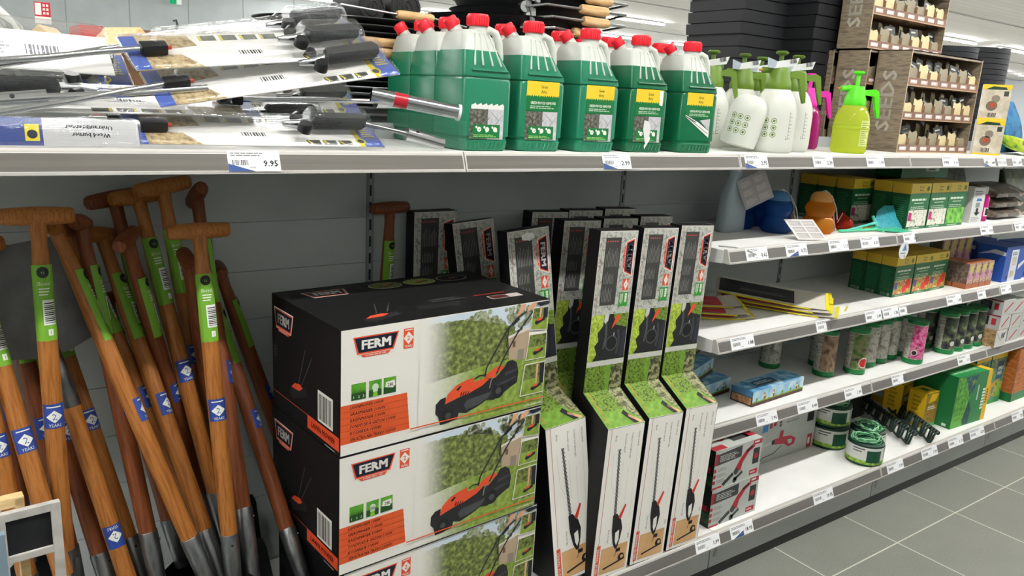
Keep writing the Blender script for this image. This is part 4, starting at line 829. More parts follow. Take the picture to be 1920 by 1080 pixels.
# ================================================================= pump sprayers
OLIVE = K('#5f7d24', .4); OLD = K('#4f6a1e', .4); TANKW = MILK('tank_white', '#eceee6', .3, .3); SPR = K('#3f8f2a', .5)
def make_sprayer(label, tank, head, knob, tag_=True, print_=True, h=.226, r=.074, small=False):
    t = thing('pump_sprayer', label, 'sprayer')
    b = MB(); b.lathe([(.0, .004), (r*.55, .003), (r*.86, 0), (r*.97, .008), (r, .03), (r, h*.58), (r*.94, h*.72), (r*.78, h*.86), (r*.56, h*.96), (r*.46, h)], tank, 32, caps=False); b.build('tank', t, 50)
    H = MB(); H.lathe([(r*.60, h - .012), (r*.62, h - .008), (r*.60, h + .012), (r*.5, h + .03), (r*.48, h + .046), (r*.42, h + .06), (.0, h + .062)], head, 24, caps=False)
    H.tube([(0, 0, h + .05), (-.035, 0, h + .052), (-.05, 0, h + .05)], [.014, .011, .009], head, 12); H.build('head', t, 45)
    q = MB(); q.tube([(-.046, 0, h + .05), (-.062, 0, h + .05)], [.010, .011], head, 12); q.tube([(-.062, 0, h + .05), (-.074, 0, h + .05)], [.006, .0035], K('#b98a3c', .4), 10); q.build('nozzle', t)
    g = MB(); g.prism([(.02, h + .046), (.07, h + .052), (.085, h + .045), (.098, h - .03), (.100, h - .052), (.092, h - .055), (.080, h - .02), (.068, h + .026), (.02, h + .03)], -.009, .009, head, 'y'); g.build('trigger', t, 30)
    k = MB(); k.lathe([(.0075, h + .055), (.0075, h + .1), (.012, h + .102), (.021, h + .107), (.022, h + .112), (.016, h + .116), (.0, h + .117)], knob, 20, caps=False); k.build('pump_knob', t)
    if print_:
        l = MB(); l.printed = True; rr = r + .0005
        for i in range(3):
            for j in range(3):
                a0 = (-1.05 + i*.36); z0 = .062 + j*.023
                for m in range(14):
                    u, v = 2*PI*m/14, 2*PI*(m+1)/14
                    P_ = lambda a, q: (rr*math.sin(a0 + q*math.cos(a)/rr), -rr*math.cos(a0 + q*math.cos(a)/rr), z0 + q*math.sin(a))
                    l.add([P_(u, .0095), P_(v, .0095), P_(v, .0078), P_(u, .0078)], [(0, 1, 2, 3)], OLIVE)
                l.add([P_(a, .0052) for a in (0.3, 1.9, 3.5, 5.0)], [(0, 1, 2, 3)], OLIVE)
        for kx in range(8): wrapz = .05 + kx*.012; wrap(l, wrapz, wrapz + .0011, .42, .60 if kx % 2 == 0 else .54, rr, MGREY, 3)
        wrap(l, .048, .142, .41, .425, rr, MGREY, 2); wtext(l, '2', .053, .33, .010, rr, MGREY)
        l.build('print', t, 0)
    if tag_:
        g2 = MB(); g2.add([(-.03, -.03, h + .056), (.045, -.028, h + .068), (.055, -.02, h + .095), (-.02, -.022, h + .080)], [(0, 1, 2, 3)], K('#b9bdb9')); g2.add([(-.055, -.028, h + .058), (-.03, -.03, h + .056), (-.02, -.022, h + .080), (-.055, -.02, h + .092)], [(0, 1, 2, 3)], K('#8f9aa3')); p = g2.pr((.022, -.0288, h + .074), (.97, .02, .2), (-.2, .1, .97)); p.bars(0, 0, .022, .016, INK, 2, 9); g2.build('paper_tag', t, 0)
    return t
S = make_sprayer('x', TANKW, OLIVE, OLD)
for i, (x, y, rz, lb) in enumerate(((1.375, .165, -33, 'white pump sprayer with olive head standing at the front'), (1.555, .225, -38, 'white pump sprayer with olive head, right behind the front one'), (1.30, .40, -45, 'white pump sprayer half hidden behind the right jug'), (1.455, .385, -28, 'white pump sprayer at the back, left of the front sprayer'), (1.615, .43, -30, 'white pump sprayer at the back with its nozzle to the right'))):
    o = S if i == 0 else dup(S, (0, 0, 0)); place(o, (x, y, 1.432), (0, 0, R(rz))); o['label'] = lb; o['group'] = 'white pump sprayers'
t = thing('tipped_sprayer_tank', 'white sprayer tank leaning beside the right jug, round icons on its side', 'sprayer tank', (1.235, .20, 1.449), (R(3), R(12), R(-33)))
b = MB(); b.lathe([(.0, .0), (.05, .0), (.06, .006), (.063, .03), (.063, .12), (.058, .145), (.045, .165), (.03, .175), (.0, .176)], TANKW, 28, caps=False); b.build('tank', t, 50)
l = MB(); l.printed = True
for i in range(3):
    for j in range(3):
        a0 = -1.0 + i*.38; z0 = .05 + j*.024; rr = .0636
        for m in range(14):
            u_, v_ = 2*PI*m/14, 2*PI*(m+1)/14
            P_ = lambda a, q: (rr*math.sin(a0 + q*math.cos(a)/rr), -rr*math.cos(a0 + q*math.cos(a)/rr), z0 + q*math.sin(a))
            l.add([P_(u_, .0095), P_(v_, .0095), P_(v_, .0078), P_(u_, .0078)], [(0, 1, 2, 3)], OLIVE)
        l.add([P_(a, .005) for a in (.3, 1.9, 3.5, 5.0)], [(0, 1, 2, 3)], OLIVE)
l.build('print', t, 0)
MAG = MILK('tank_magenta', '#b31f7d', .3, .2, .15); MAGH = K('#d42aa0', .35)
o = make_sprayer('magenta pump sprayer half hidden behind the white ones', MAG, MAGH, MAGH, False, False, .18, .06); place(o, (1.87, .38, 1.432), (0, 0, R(-35)))
LIME = MILK('tank_lime', '#e2ee62', .45, .06, .42); LIMEH = K('#56d31f', .35)
o = make_sprayer('lime green clear sprayer standing alone before the seed displays', LIME, LIMEH, LIMEH, False, False, .19, .066); place(o, (1.862, .17, 1.432), (0, 0, R(-33)))
tk = [c for c in o.children if c.name.startswith('tank')][0]
q = MB(); q.lathe([(.0665, .088), (.0685, .094), (.0665, .100)], LIME, 32, caps=False); q.lathe([(.0655, .104), (.0675, .109), (.0655, .114)], LIME, 32, caps=False); q.build('band', tk, 50)
q = MB(); q.printed = True; wrap(q, .03, .125, .1, .75, .0672, K('#cdd88a', .4), 8)
for i in range(11): wrap(q, .036 + i*.0078, .039 + i*.0078, .16, .70 - (i % 3)*.12, .0676, K('#8f9a3f'), 6)
q.build('paper_label', o, 0)
q = MB(); q.tube([(0, 0, .02), (0, 0, .19)], .004, K('#b9c84a'), 8); q.build('dip_tube', o)
# ================================================================= seed displays
WOODP = N('wood_print', ['#5d5145', '#7d6f5f', '#94866f', '#6c5f51'], 9, .55, stretch=(1, 1.5, 10), detail=6); KRAFT = K('#9a7d62', .6); KRAFTD = N('kraft_inside', ['#7f6f57', '#8d7c62'], 20, .7); CREAM = K('#cdbf94', .6); TAUPE = K('#8f8670', .6); PKT = K('#1b1e1e', .45); BROWN = K('#7a5a4b', .55)
def make_seed_box(label):
    t = thing('seed_display', label, 'seed display', group='brown seed packet displays')
    W_, D_, H_ = .615, .15, .42
    b = MB(); b.box(0, .004, 0, D_, 0, H_, WOODP); b.box(W_ - .004, W_, 0, D_, 0, H_, WOODP); b.box(0, W_, D_ - .004, D_, 0, H_, KRAFTD); b.box(0, W_, 0, D_, H_ - .004, H_, WOODP)
    b.box(.004, W_ - .004, .0, .0015, H_ - .012, H_, WOODP)
    p = b.pr((0, D_, 0), (0, -1, 0), (0, 0, 1)); p.text('SEEDS', .098, .09, .060, K('#ded8ca', .6), 2, .03, rot=PI/2, w=.245)
    f = b.pr((0, 0, 0), (1, 0, 0), (0, 0, 1)); f.rect(0, 0, .006, H_, K('#a8977c'), 1); f.rect(W_ - .006, 0, .006, H_, K('#a8977c'), 1)
    b.build('case', t, 0)
    for j in range(3):
        z = .0 + j*.138
        s = MB(); s.box(.004, W_ - .004, .0, D_ - .004, z, z + .004, KRAFT); s.box(.004, W_ - .004, .0, .002, z, z + .034, BROWN)
        q = s.pr((.0, 0, z), (1, 0, 0), (0, 0, 1)); q.rect(.004, .0, W_ - .008, .004, K('#b3936c'), 1)
        for k in range(7):
            x = .012 + k*.0855; q.rect(x + .008, .010, .055, .016, K('#c9b7ac') if j < 2 else K('#b79d90'), 2); q.lines(x + .012, .012, .045, .012, 1, K('#f0ebe6'), 3, .7, seed=k + j)
            s.box(x + .078, x + .0795, .0, D_ - .006, z + .004, z + .062, KRAFT)
            h = (.050, .060, .042, .064)[(k*3 + j*2) % 4]; m = (CREAM, TAUPE, TAUPE, CREAM, TAUPE)[(k*2 + j*3) % 5]
            s.prism([(x, z + .03), (x + .076, z + .03), (x + .074, z + .03 + h*.75), (x + .060, z + .03 + h), (x + .03, z + .034 + h*.8), (x + .002, z + .03 + h)], .012, .0135, m, 'y')
            # tall wavy divider behind
            s.prism([(x, z + .03), (x + .078, z + .03), (x + .076, z + .06), (x + .045, z + .075), (x + .028, z + .12), (x, z + .125)], .075, .0765, m, 'y')
        s.build('tray', t, 0)
    return t
SB = make_seed_box('x'); SBX = [((2.296, .215, 1.432), 'seed display with wood look side, the front one at the right'), ((2.246, .372, 1.432), 'seed display right behind the front one, only its lettered side showing'), ((2.232, .533, 1.432), 'seed display at the back of the row, partly behind the lime sprayer'), ((2.236, .382, 1.856), 'seed display standing on top of the others, cut by the picture edge')]
for i, (l, lb) in enumerate(SBX):
    o = SB if i == 0 else dup(SB, l); place(o, l); o['label'] = lb
def make_packet():
    t = thing('seed_packet', 'x', 'seed packet'); b = MB(); b.box(0, .07, 0, .004, 0, .105, PKT); p = b.pr((0, 0, 0), (1, 0, 0), (0, 0, 1)); p.lines(.012, .085, .046, .010, 1, LGREY, 2, .7); p.lines(.012, .068, .046, .010, 2, GREY, 2, .4); p.poly([(.02, .01), (.05, .015), (.055, .045), (.03, .055), (.015, .035)], N('packet_leaf', ['#27401e', '#4d6b33'], 60, .5), 2); b.build('packet', t, 0); return t
PK0 = make_packet(); n = 0; rd = random.Random(11)
for bi, nm in ((0, 'front'), (3, 'topmost')):
    bx, by, bz = SBX[bi][0]
    for j, tn in enumerate(('lower', 'middle', 'upper')):
        for k in range(7):
            if rd.random() < .12 and not (bi == 3 and j == 1): continue
            lb = 'dark seed packet in the %s tray of the %s seed display' % (tn, nm)
            loc = (bx + .012 + k*.0855 + rd.uniform(.002, .006), by + rd.uniform(.016, .028), bz + j*.138 + .0055); rot = (R(-rd.uniform(4, 14)), R(rd.uniform(-12, 26)), R(rd.uniform(-6, 6)))
            o = place(PK0, loc, rot) if n == 0 else dup(PK0, loc, rot); n += 1; o['label'] = lb; o['group'] = 'seed packets in the %s tray of the %s display' % (tn, nm)
# cartons right of the seeds
def print_carton(name, label, cat, w, d, h, loc, rz=0, body=None, front=None, side=None, top=None, group=None, part='carton_body'):
    t = thing(name, label, cat, loc, (0, 0, R(rz)), group); b = MB(); b.box(0, w, 0, d, 0, h, body or WHITE)
    if front: front(b.pr((0, 0, 0), (1, 0, 0), (0, 0, 1)), w, h)
    if side: side(b.pr((0, d, 0), (0, -1, 0), (0, 0, 1)), d, h)
    if top: top(b.pr((0, 0, h), (1, 0, 0), (0, 1, 0)), w, d)
    b.build(part, t, 0); return t
PALE = N('pale_print', ['#b3a892', '#c9c0ac', '#d8d2c2'], 30, .5)
def yw_front(p, w, h):
    p.rect(0, 0, w, h, PALE, 1); p.rect(0, h*.86, w, h*.14, YEL, 2); p.poly([(w*.1, h*.86), (w*.35, h*.95), (w*.8, h*.93), (w*.85, h*.86)], DGRN, 3); p.rect(0, 0, w, h*.05, YEL, 2)
    p.circ(w*.4, h*.4, w*.2, K('#6b6154'), 2); p.circ(w*.42, h*.42, w*.11, K('#a5482f'), 3); p.circ(w*.5, h*.6, w*.15, K('#837a6a'), 2); p.rect(w*.75, h*.68, w*.17, h*.14, K('#3a3b37'), 3); p.bars(w*.3, h*.08, w*.3, h*.12, INK, 3, 9)
def yw_side(p, w, h): p.rect(0, 0, w, h, K('#d8d8d2'), 1); p.rect(0, h*.86, w, h*.14, YEL, 2); p.lines(w*.15, h*.3, w*.7, h*.45, 8, MGREY, 2)
YW = print_carton('plant_care_carton', 'yellow topped carton standing on the top shelf right of the front seed display', 'carton', .06, .115, .158, (2.962, .09, 1.432), 32, front=yw_side, side=yw_front, group='yellow topped cartons')
dup(YW, (2.985, .10, 1.5905), (0, 0, R(28)), 'yellow topped carton stacked on another one right of the seed display')
BAGB = N('bag_blue', ['#0f2f52', '#1a568a', '#2676a0', '#0c2233'], 14, .8, detail=4, dist=1); BAGG = N('bag_green', ['#1f2e16', '#6f9a2a', '#b9c93f', '#2b3d1e'], 16, .35, detail=4, dist=1)
def make_bag(name, label, cat, m, w, d, h, loc, rot, group=None):
    t = thing(name, label, cat, loc, rot, group); b = MB(); rs = []
    for i in range(7):
        f = i/6; k = math.sin(PI*min(max(f, .06), .94))**.5; rs.append(rrect(w*(.92 + .08*k), max(.008, d*k), min(.012, d*k*.4), h*f, 0, 0, 4))
    b.loft(rs, m); b.build('bag', t, 60); return t
for i, (x, y, z, rx, ry, m, c) in enumerate(((3.46, .25, 1.44, -18, 0, BAGB, 'blue'), (3.48, .36, 1.438, -8, 0, BAGB, 'blue'), (3.36, .085, 1.450, -70, 4, BAGG, 'green'), (3.69, .075, 1.450, -72, -4, BAGG, 'green'))):
    make_bag('seed_bag', '%s glossy bag %s, top shelf, right end' % (c, ('leaning back', 'standing behind the leaning blue bag', 'lying over at the front', 'lying farthest right at the front')[i]), 'bag', m, .30, .06, .26 if c == 'blue' else .16, (x, y, z), (R(rx), R(ry), R(8)), 'glossy bags on the top shelf')
# ================================================================= goods on the rear top shelf and beyond
PLB = K('#15171b', .6); PLB2 = K('#1b1d22', .55)
def make_planter():
    t = thing('square_planter', 'x', 'planter'); b = MB(); w = .31; h = .2
    def ring(z, k): return [(w*.5 + (sx*w*.5)*k, w*.5 + (sy*w*.5)*k, z) for sx, sy in ((-1, -1), (1, -1), (1, 1), (-1, 1))]
    b.loft([ring(0, .78), ring(h - .045, .93), ring(h - .0448, .985), ring(h, 1.0), ring(h, .93), ring(.01, .74)], PLB, True, True); b.build('planter', t, 20); return t
P0_ = make_planter(); n = 0
for nm, x, y, cnt in (('left', 1.80, .70, 11), ('right', 2.10, .555, 12)):
    for k in range(cnt):
        loc = (x + .006*((k*7) % 3 - 1), y, 1.432 + k*.050); o = place(P0_, loc) if n == 0 else dup(P0_, loc); n += 1
        o['label'] = 'black square planter nested in the %s tall stack behind the sprayers' % nm; o['group'] = 'black square planters in the %s stack' % nm
def make_pot():
    t = thing('round_planter', 'x', 'planter'); b = MB(); b.lathe([(.13, 0), (.165, .085), (.178, .087), (.18, .115), (.172, .115), (.16, .09), (.12, .012)], PLB2, 28); b.build('pot', t, 30); return t
Q0 = make_pot(); n = 0
for nm, x, y, cnt in (('lower', 3.72, .82, 15), ('taller', 4.20, .86, 16)):
    for k in range(cnt):
        loc = (x, y, 1.432 + k*.031); o = place(Q0, loc) if n == 0 else dup(Q0, loc); n += 1
        o['label'] = 'black round pot nested in the %s pot stack right of the seed displays' % nm; o['group'] = 'black round pots in the %s stack' % nm
GRIP = N('wood_grip', ['#b08a5c', '#c9a676', '#d6b88a'], 40, .5, stretch=(.5, 3, 3)); IRON = N('black_iron', ['#1b1c1e', '#292a2c'], 30, .5)
def make_bowl(r=.27, h=.085):
    t = thing('fire_bowl', 'x', 'fire bowl'); b = MB(); b.lathe([(r*.62, 0), (r*.9, h*.5), (r*.985, h*.95), (r*1.02, h), (r*.97, h), (r*.87, h*.52), (r*.6, .006)], IRON, 36); b.build('bowl', t, 40)
    w = MB(); w.tube([(-r*.62, -r*.80, h*.55), (-r*.5, -r*1.07, h*.62), (r*.72, -r*1.07, h*.62), (r*.86, -r*.55, h*.55)], .0045, STEEL, 8); w.build('wire_handle', t)
    g = MB(); g.tube([(r*.0, -r*1.07, h*.62), (r*.03, -r*1.07, h*.62), (r*.40, -r*1.07, h*.62), (r*.42, -r*1.07, h*.62)], [.012, .0155, .0155, .012], GRIP, 14); g.build('wood_grip', t)
    d = MB(); d.tube([(-r*.60, -r*.72, h*.55), (-r*.62, -r*.82, h*.55)], .018, STEEL, 16); d.prism([(-r*.60, h*.3), (-r*.54, h*.3), (-r*.56, h*.9), (-r*.63, h*.95)], -r*.84, -r*.81, K('#8f908e', .4, .6), 'y'); d.build('bracket', t, 30)
    return t
B0 = make_bowl(); n = 0
for nm, x, y, zs in (('main', .72, .76, (1.434, 1.51, 1.585, 1.65, 1.695, 1.735, 1.77, 1.805, 1.84)),):
    for k, z in enumerate(zs):
        rot = (0, 0, R((6, -4, 2, 9, 28, 24, 3, -2, 5)[k])); loc = (x + .01*(k % 2) - (.13 if k in (4, 5) else 0), y, z)
        o = place(B0, loc, rot) if n == 0 else dup(B0, loc, rot); n += 1
        o['label'] = 'black iron fire bowl, wooden grip, in the %s' % ('big stack behind the jugs' if nm == 'main' else 'smaller stack behind the big one'); o['group'] = 'fire bowls in the %s stack' % nm
def make_pan():
    t = thing('grill_pan', 'x', 'grill pan'); r = .30; b = MB(); b.lathe([(r*.9, 0), (r, .012), (r*1.01, .014), (r*.99, .014), (r*.88, .004)], IRON, 40); b.build('pan', t, 40)
    e = MB(); e.lathe([(r*1.005, .0125), (r*1.015, .0145), (r*1.0, .0165)], K('#77797a', .35, .8), 40, caps=False); e.build('rim', t, 40); return t
P1_ = make_pan(); hp = MB(); n = 0
for k in range(17):
    loc = (.10, .86, 1.44 + k*.0195); o = place(P1_, loc) if n == 0 else dup(P1_, loc); n += 1
    o['label'] = 'thin black grill pan in the tall flat stack behind the burner packs'; o['group'] = 'black grill pans in a flat stack'
for i, (x, y, z) in enumerate(((.165, .555, 1.782), (.05, .55, 1.70), (.045, .55, 1.672))):
    t = thing('fire_poker', 'wooden grip on a wire handle %s' % ('lying on top of the flat stack of pans', 'sticking out half way up the flat stack of pans', 'sticking out lower down the flat stack of pans')[i], 'poker', (x, y, z)); MB().tube([(-.06, 0, 0), (-.05, 0, 0), (.05, 0, 0), (.06, 0, 0)], [.010, .013, .013, .010], GRIP, 14).build('wood_grip', t)
    MB().tube([(-.22, .03, .012), (-.06, 0, 0), (.06, 0, 0), (.19, .02, -.012)], .0035, STEEL, 8).build('wire', t)
MESHB = N('black_mesh', ['#131314', '#232424', '#0d0d0e'], 120, .8, bump=.4)
for i, (x, z) in enumerate(((.055, 1.800), (.165, 1.808))):
    t = thing('mesh_roll', 'rolled black mesh on the pan stack, %s one of two' % ('left smaller' if i == 0 else 'right larger'), 'roll', (x, .70, z), group='rolled black mesh'); b = MB(); r = .043 + .008*i
    b.tube([(0, -.09, 0), (0, -.085, 0), (0, .12, 0)], [r*.9, r, r], MESHB, 20); pts = [(r*(.85 - .05*k/3)*math.cos(k*.6)*(1 - k/26), -.0905, r*.85*math.sin(k*.6)*(1 - k/26)) for k in range(24)]; b.tube(pts, .0022, BLACK, 5); b.build('roll', t, 40)
GPL = K('#4f7f2a', .5)
t = thing('green_tub', 'green plastic tub rim behind the right jug', 'tub', (1.50, .70, 1.432)); MB().lathe([(.10, 0), (.13, .29), (.14, .292), (.14, .31), (.128, .31), (.09, .01)], GPL, 24).build('tub', t, 40)
# bird houses and cartons at the left
def bird_house(label, loc, rz):
    t = thing('bird_house', label, 'bird house', loc, (0, 0, R(rz)), 'wooden bird houses'); b = MB(); b.prism([(-.045, 0), (.045, 0), (.045, .17), (0, .215), (-.045, .17)], 0, .10, N('bird_wood', ['#5b4128', '#77593a'], 20, .6), 'y'); b.build('box', t, 0)
    r_ = MB(); r_.prism([(-.066, .158), (0, .222), (.066, .158), (.066, .17), (0, .236), (-.066, .17)], -.03, .12, PINE, 'y'); r_.build('roof', t, 0); return t
h1 = bird_house('small wooden bird house with a pale roof, beside the white mesh hood', (-.785, .60, 1.434), -20); dup(h1, (-.59, .60, 1.447), (0, 0, R(22)), 'small wooden bird house with a pale roof, before the brown carton')
print_carton('red_carton', 'bright red carton end beside the brown carton at the back', 'carton', .055, .2, .26, (-.672, .86, 1.432), 0, body=K('#c8261f', .5))
def br_front(p, w, h): p.rect(.03, 0, .006, h, K('#a8937c'), 1); p.circ(.02, h*.85, .009, INK, 1, 14); p.lines(w*.45, h*.86, w*.4, .018, 1, K('#4a3527'), 1, .7)
print_carton('brown_carton', 'long brown carton lying behind the bird houses', 'carton', .26, .2, .262, (-.60, .90, 1.432), -3, body=N('kraft_card', ['#6f5846', '#7d6551'], 20, .6), front=br_front)
t = thing('mesh_hood', 'white rimmed mesh hood at the far left behind the burners', 'food hood', (-1.0, .95, 1.432), group=None); t.scale = (.82, .82, 1.12); b = MB(); HM = N('hood_mesh', ['#5f6764', '#8d9491', '#aab0ac'], 34, .5, kind='cells')
b.lathe([(.30, .0), (.29, .12), (.25, .22), (.16, .285), (.06, .31), (.0, .312)], HM, 32, caps=False); b.build('dome', t, 50); MB().tube([(.30*math.cos(a)*.98, -.30*math.sin(a)*.6, .03 + .27*math.sin(a)) for a in [PI*i/20 for i in range(21)]], .012, K('#dfe3de', .4), 10).build('rim', t)
t = thing('price_sign', 'small red and white price sign above the left bird house', 'sign', (-.765, .95, 1.69)); b = MB(); b.box(0, .038, 0, .002, 0, .055, WHITE); p = b.pr((0, 0, 0), (1, 0, 0), (0, 0, 1)); PR_ = K('#b8283a'); p.rect(0, .018, .038, .037, PR_, 1); p.rect(.002, .022, .014, .03, WHITE, 2); [p.rect(.020 + .008*i, .024 + .010*j, .005, .006, WHITE, 2) for i in range(2) for j in range(3)]; b.build('card', t, 0); MB().tube([(.019, .001, -.258), (.019, .001, 0)], .002, STEEL, 6).build('stem', t)
t = thing('exit_sign', 'green and white emergency exit sign hanging before the far wall', 'sign', (2.58, 14.1, 2.86)); b = MB(); b.box(0, .20, 0, .04, 0, .32, K('#e8ebe8')); p = b.pr((0, 0, 0), (1, 0, 0), (0, 0, 1)); p.rect(0, .0, .115, .32, emit('lit_exit_green', 1.0, (.02, .42, .16)), 1); p.poly([(.03, .14), (.06, .15), (.09, .11), (.08, .17), (.06, .20), (.03, .18)], WHITE, 2); p.circ(.07, .225, .018, WHITE, 2); p.poly([(.03, .10), (.08, .10), (.055, .06)], WHITE, 2); b.build('panel', t, 0); MB().tube([(.10, .02, .32), (.10, .02, .34)], .006, STEEL, 6).build('hanger', t)
t = thing('wall_hook', 'dark curled hook ornament standing behind the brown carton', 'ornament', (-.40, 1.0, 1.432)); MB().tube([(0, 0, 0), (0, 0, .27), (.008, 0, .29), (.004, 0, .305), (-.004, 0, .30)], .004, DSTEEL, 8).build('rod', t)
# ================================================================= upper shelf goods (deck 1.132)
S2, S3, S4, S5 = 1.1325, .8315, .5215, .1865
t = thing('white_bottle', 'tall white plastic bottle tapering to the top, at the left end of the upper shelf', 'bottle', (1.345, .275, S2)); b = MB(); b.loft([rrect(.108, .05, .02, 0), rrect(.118, .058, .02, .012), rrect(.118, .058, .02, .08), rrect(.10, .05, .02, .14), rrect(.06, .036, .015, .20), rrect(.045, .03, .013, .235), rrect(.036, .026, .012, .244)], MILK('bottle_white', '#aebcc4', .2, .4)); b.build('bottle', t, 50)
BLUEG = MILK('trap_blue', '#2f68b8', .35, .06, .5); ORG = MILK('trap_orange', '#eea22a', .3, .05, .55); REDG = MILK('trap_red', '#cf3a20', .3, .05, .5); STR = K('#c9c9c4', .6)
def make_trap(label, m, capm, k=1.0):
    t = thing('wasp_trap', label, 'insect trap'); b = MB(); b.lathe([(.0, .012), (.03*k, .004), (.048*k, 0), (.058*k, .010), (.060*k, .03), (.055*k, .052), (.046*k, .062), (.050*k, .074), (.056*k, .088), (.052*k, .105), (.042*k, .118), (.036*k, .122)], m, 28, caps=False); b.build('bowl', t, 60)
    c = MB(); c.lathe([(.040*k, .118), (.041*k, .124), (.038*k, .14), (.026*k, .152), (.0, .156)], capm, 24, caps=False); c.build('lid', t, 60)
    s = MB(); s.tube([(-.01, 0, .154), (0, -.01, .160), (.02*k, -.02, .15), (.045*k, -.03, .11), (.055*k, -.035, .07), (.07*k, -.04, .03), (.075*k, -.045, .004)], .0022, STR, 6); s.tube([(.0, -.01, .158), (.025*k, -.03, .14), (.05*k, -.045, .09), (.06*k, -.05, .05)], .002, STR, 6); s.build('string', t)
    return t
BC = MILK('trap_lid_blue', '#4a7fae', .3, .3)
a = make_trap('blue wasp trap bottle behind the hanging paper tag', BLUEG, BC); place(a, (1.53, .21, S2)); b2 = dup(a, (1.465, .33, S2), (0, 0, R(60)), 'blue wasp trap bottle at the back beside the white bottle'); dup(a, (1.60, .36, S2), (0, 0, R(200)), 'blue wasp trap bottle farthest back, between the other two')
o = make_trap('orange wasp trap bottle with a string at its side', ORG, MILK('trap_lid_orange', '#d9a75c', .3, .3)); place(o, (1.70, .145, S2), (0, 0, R(15)))
t = thing('fruit_fly_trap', 'small round red glass trap right of the orange bottle', 'insect trap', (1.872, .155, S2)); b = MB(); b.lathe([(.0, .003), (.03, 0), (.044, .012), (.046, .03), (.036, .047), (.016, .056), (.008, .066), (.012, .072), (.0, .074)], REDG, 26, caps=False); b.build('bowl', t, 60); MB().tube([(-.06, -.02, .035), (-.02, -.01, .06), (.0, 0, .072)], .002, STR, 6).build('string', t)
def paper_tag(label, pts, seed, m):
    t = thing('paper_tag', label, 'tag', pts[0]); o_ = Vector(pts[0]); b = MB(); pts = [pts[0], pts[1], tuple(Vector(pts[1]) + Vector(pts[3]) - o_), pts[3]]; q = [tuple(Vector(p) - o_) for p in pts]; u = Vector(q[1]); v = Vector(q[3]); n_ = u.cross(v).normalized()*.0012
    b.add(q + [tuple(Vector(x) - n_) for x in q], [(0, 1, 2, 3), (7, 6, 5, 4), (0, 4, 5, 1), (1, 5, 6, 2), (2, 6, 7, 3), (3, 7, 4, 0)], m); p = b.pr((0, 0, 0), u, v); lu, lv = u.length, v.length
    for i in range(2):
        for j in range(3): p.rect(lu*(.08 + .46*i), lv*(.08 + .3*j), lu*.4, lv*.24, K('#a4a09e', .6), 1); p.lines(lu*(.1 + .46*i), lv*(.1 + .3*j), lu*.34, lv*.18, 3, K('#c9c6c2', .6), 2, .4, seed=seed + i + j)
    b.build('card', t, 0); return t
paper_tag('printed paper tag hanging on a string over the front rail', [(1.44, .045, S2 + .003), (1.555, .005, S2 + .003), (1.535, .06, S2 + .082), (1.425, .105, S2 + .068)], 3, K('#c9c7c2', .5))
paper_tag('grey printed paper tag leaning on the blue bottle at the back', [(1.355, .22, S2 + .085), (1.47, .19, S2 + .135), (1.43, .24, S2 + .22), (1.325, .255, S2 + .185)], 8, K('#9a9a9e', .5))
t = thing('loose_string', 'thin grey string lying over the rail at the left end of the upper shelf', 'string', (0, 0, 0)); MB().tube([(1.02, .05, 1.138), (1.06, .015, 1.137), (1.10, -.008, 1.128), (1.125, -.022, 1.115)], .0022, K('#8f908d'), 6).build('strand', t)
def swatter(label, loc, rot, m, m2):
    t = thing('fly_swatter', label, 'fly swatter', loc, rot, 'plastic fly swatters'); b = MB(); b.prism([(0, -.008), (.04, -.045), (.09, -.058), (.145, -.05), (.135, 0), (.145, .05), (.09, .058), (.04, .045), (0, .008)], 0, .003, m, 'z'); b.build('paddle', t, 0)
    h = MB(); h.tube([(-.22, 0, .0015), (-.2, 0, .0015), (0, 0, .0015)], [.0055, .005, .006], m2, 8); h.tube([(0, -.03, .002), (0, .03, .002)], .006, m2, 8); h.build('stick', t); return t
TEAL = N('teal_mesh', ['#1f7f8f', '#3aa5b3'], 160, .5); TEALS = K('#4fc0b0', .45)
sw = swatter('teal fly swatter with its paddle standing up before the green cartons', (2.02, .10, S2 + .028), (R(62), R(-8), R(-4)), TEAL, TEALS)
swatter('green fly swatter lying flat under the teal one', (2.00, .075, S2 + .006), (R(4), 0, R(-8)), K('#3fae86', .5), K('#4fbf95', .45)); swatter('yellow fly swatter lying flat at the shelf edge', (1.97, .12, S2 + .0015), (0, 0, R(-14)), K('#e8b93a', .5), K('#f0c64a', .45))
t = thing('round_tag', 'round blue and white tag hanging below the upper shelf rail', 'tag', (2.04, -.024, 1.070)); b = MB(); b.tube([(0, .0008, 0), (0, -.0008, 0)], .034, K('#dfe4e8', .4), 24); p = b.pr((0, -.0009, 0), (1, 0, 0), (0, 0, 1)); p.poly([(-.012, .0), (.02, .0), (.004, .028)], K('#5a86b0'), 2); p.lines(-.022, -.014, .044, .008, 1, MGREY, 2); p.text('2x', .004, -.026, .008, INK, 2); b.build('disc', t, 0)
FLW = N('white_flower_print', ['#1f3a1c', '#d8d6c6', '#f0eee2', '#39552f'], 42, .5, detail=4); FLR = N('red_flower_print', ['#4d7a24', '#a3bd46', '#c22f25', '#c8d07a', '#5f3f8f'], 38, .5, detail=3); CAC = N('cactus_print', ['#1f5a20', '#58a838', '#8bcb55'], 45, .5, kind='voronoi')
GY = K('#dfc23a', .45); GB = K('#0d6435', .45); GS = K('#0a4a2a', .5)
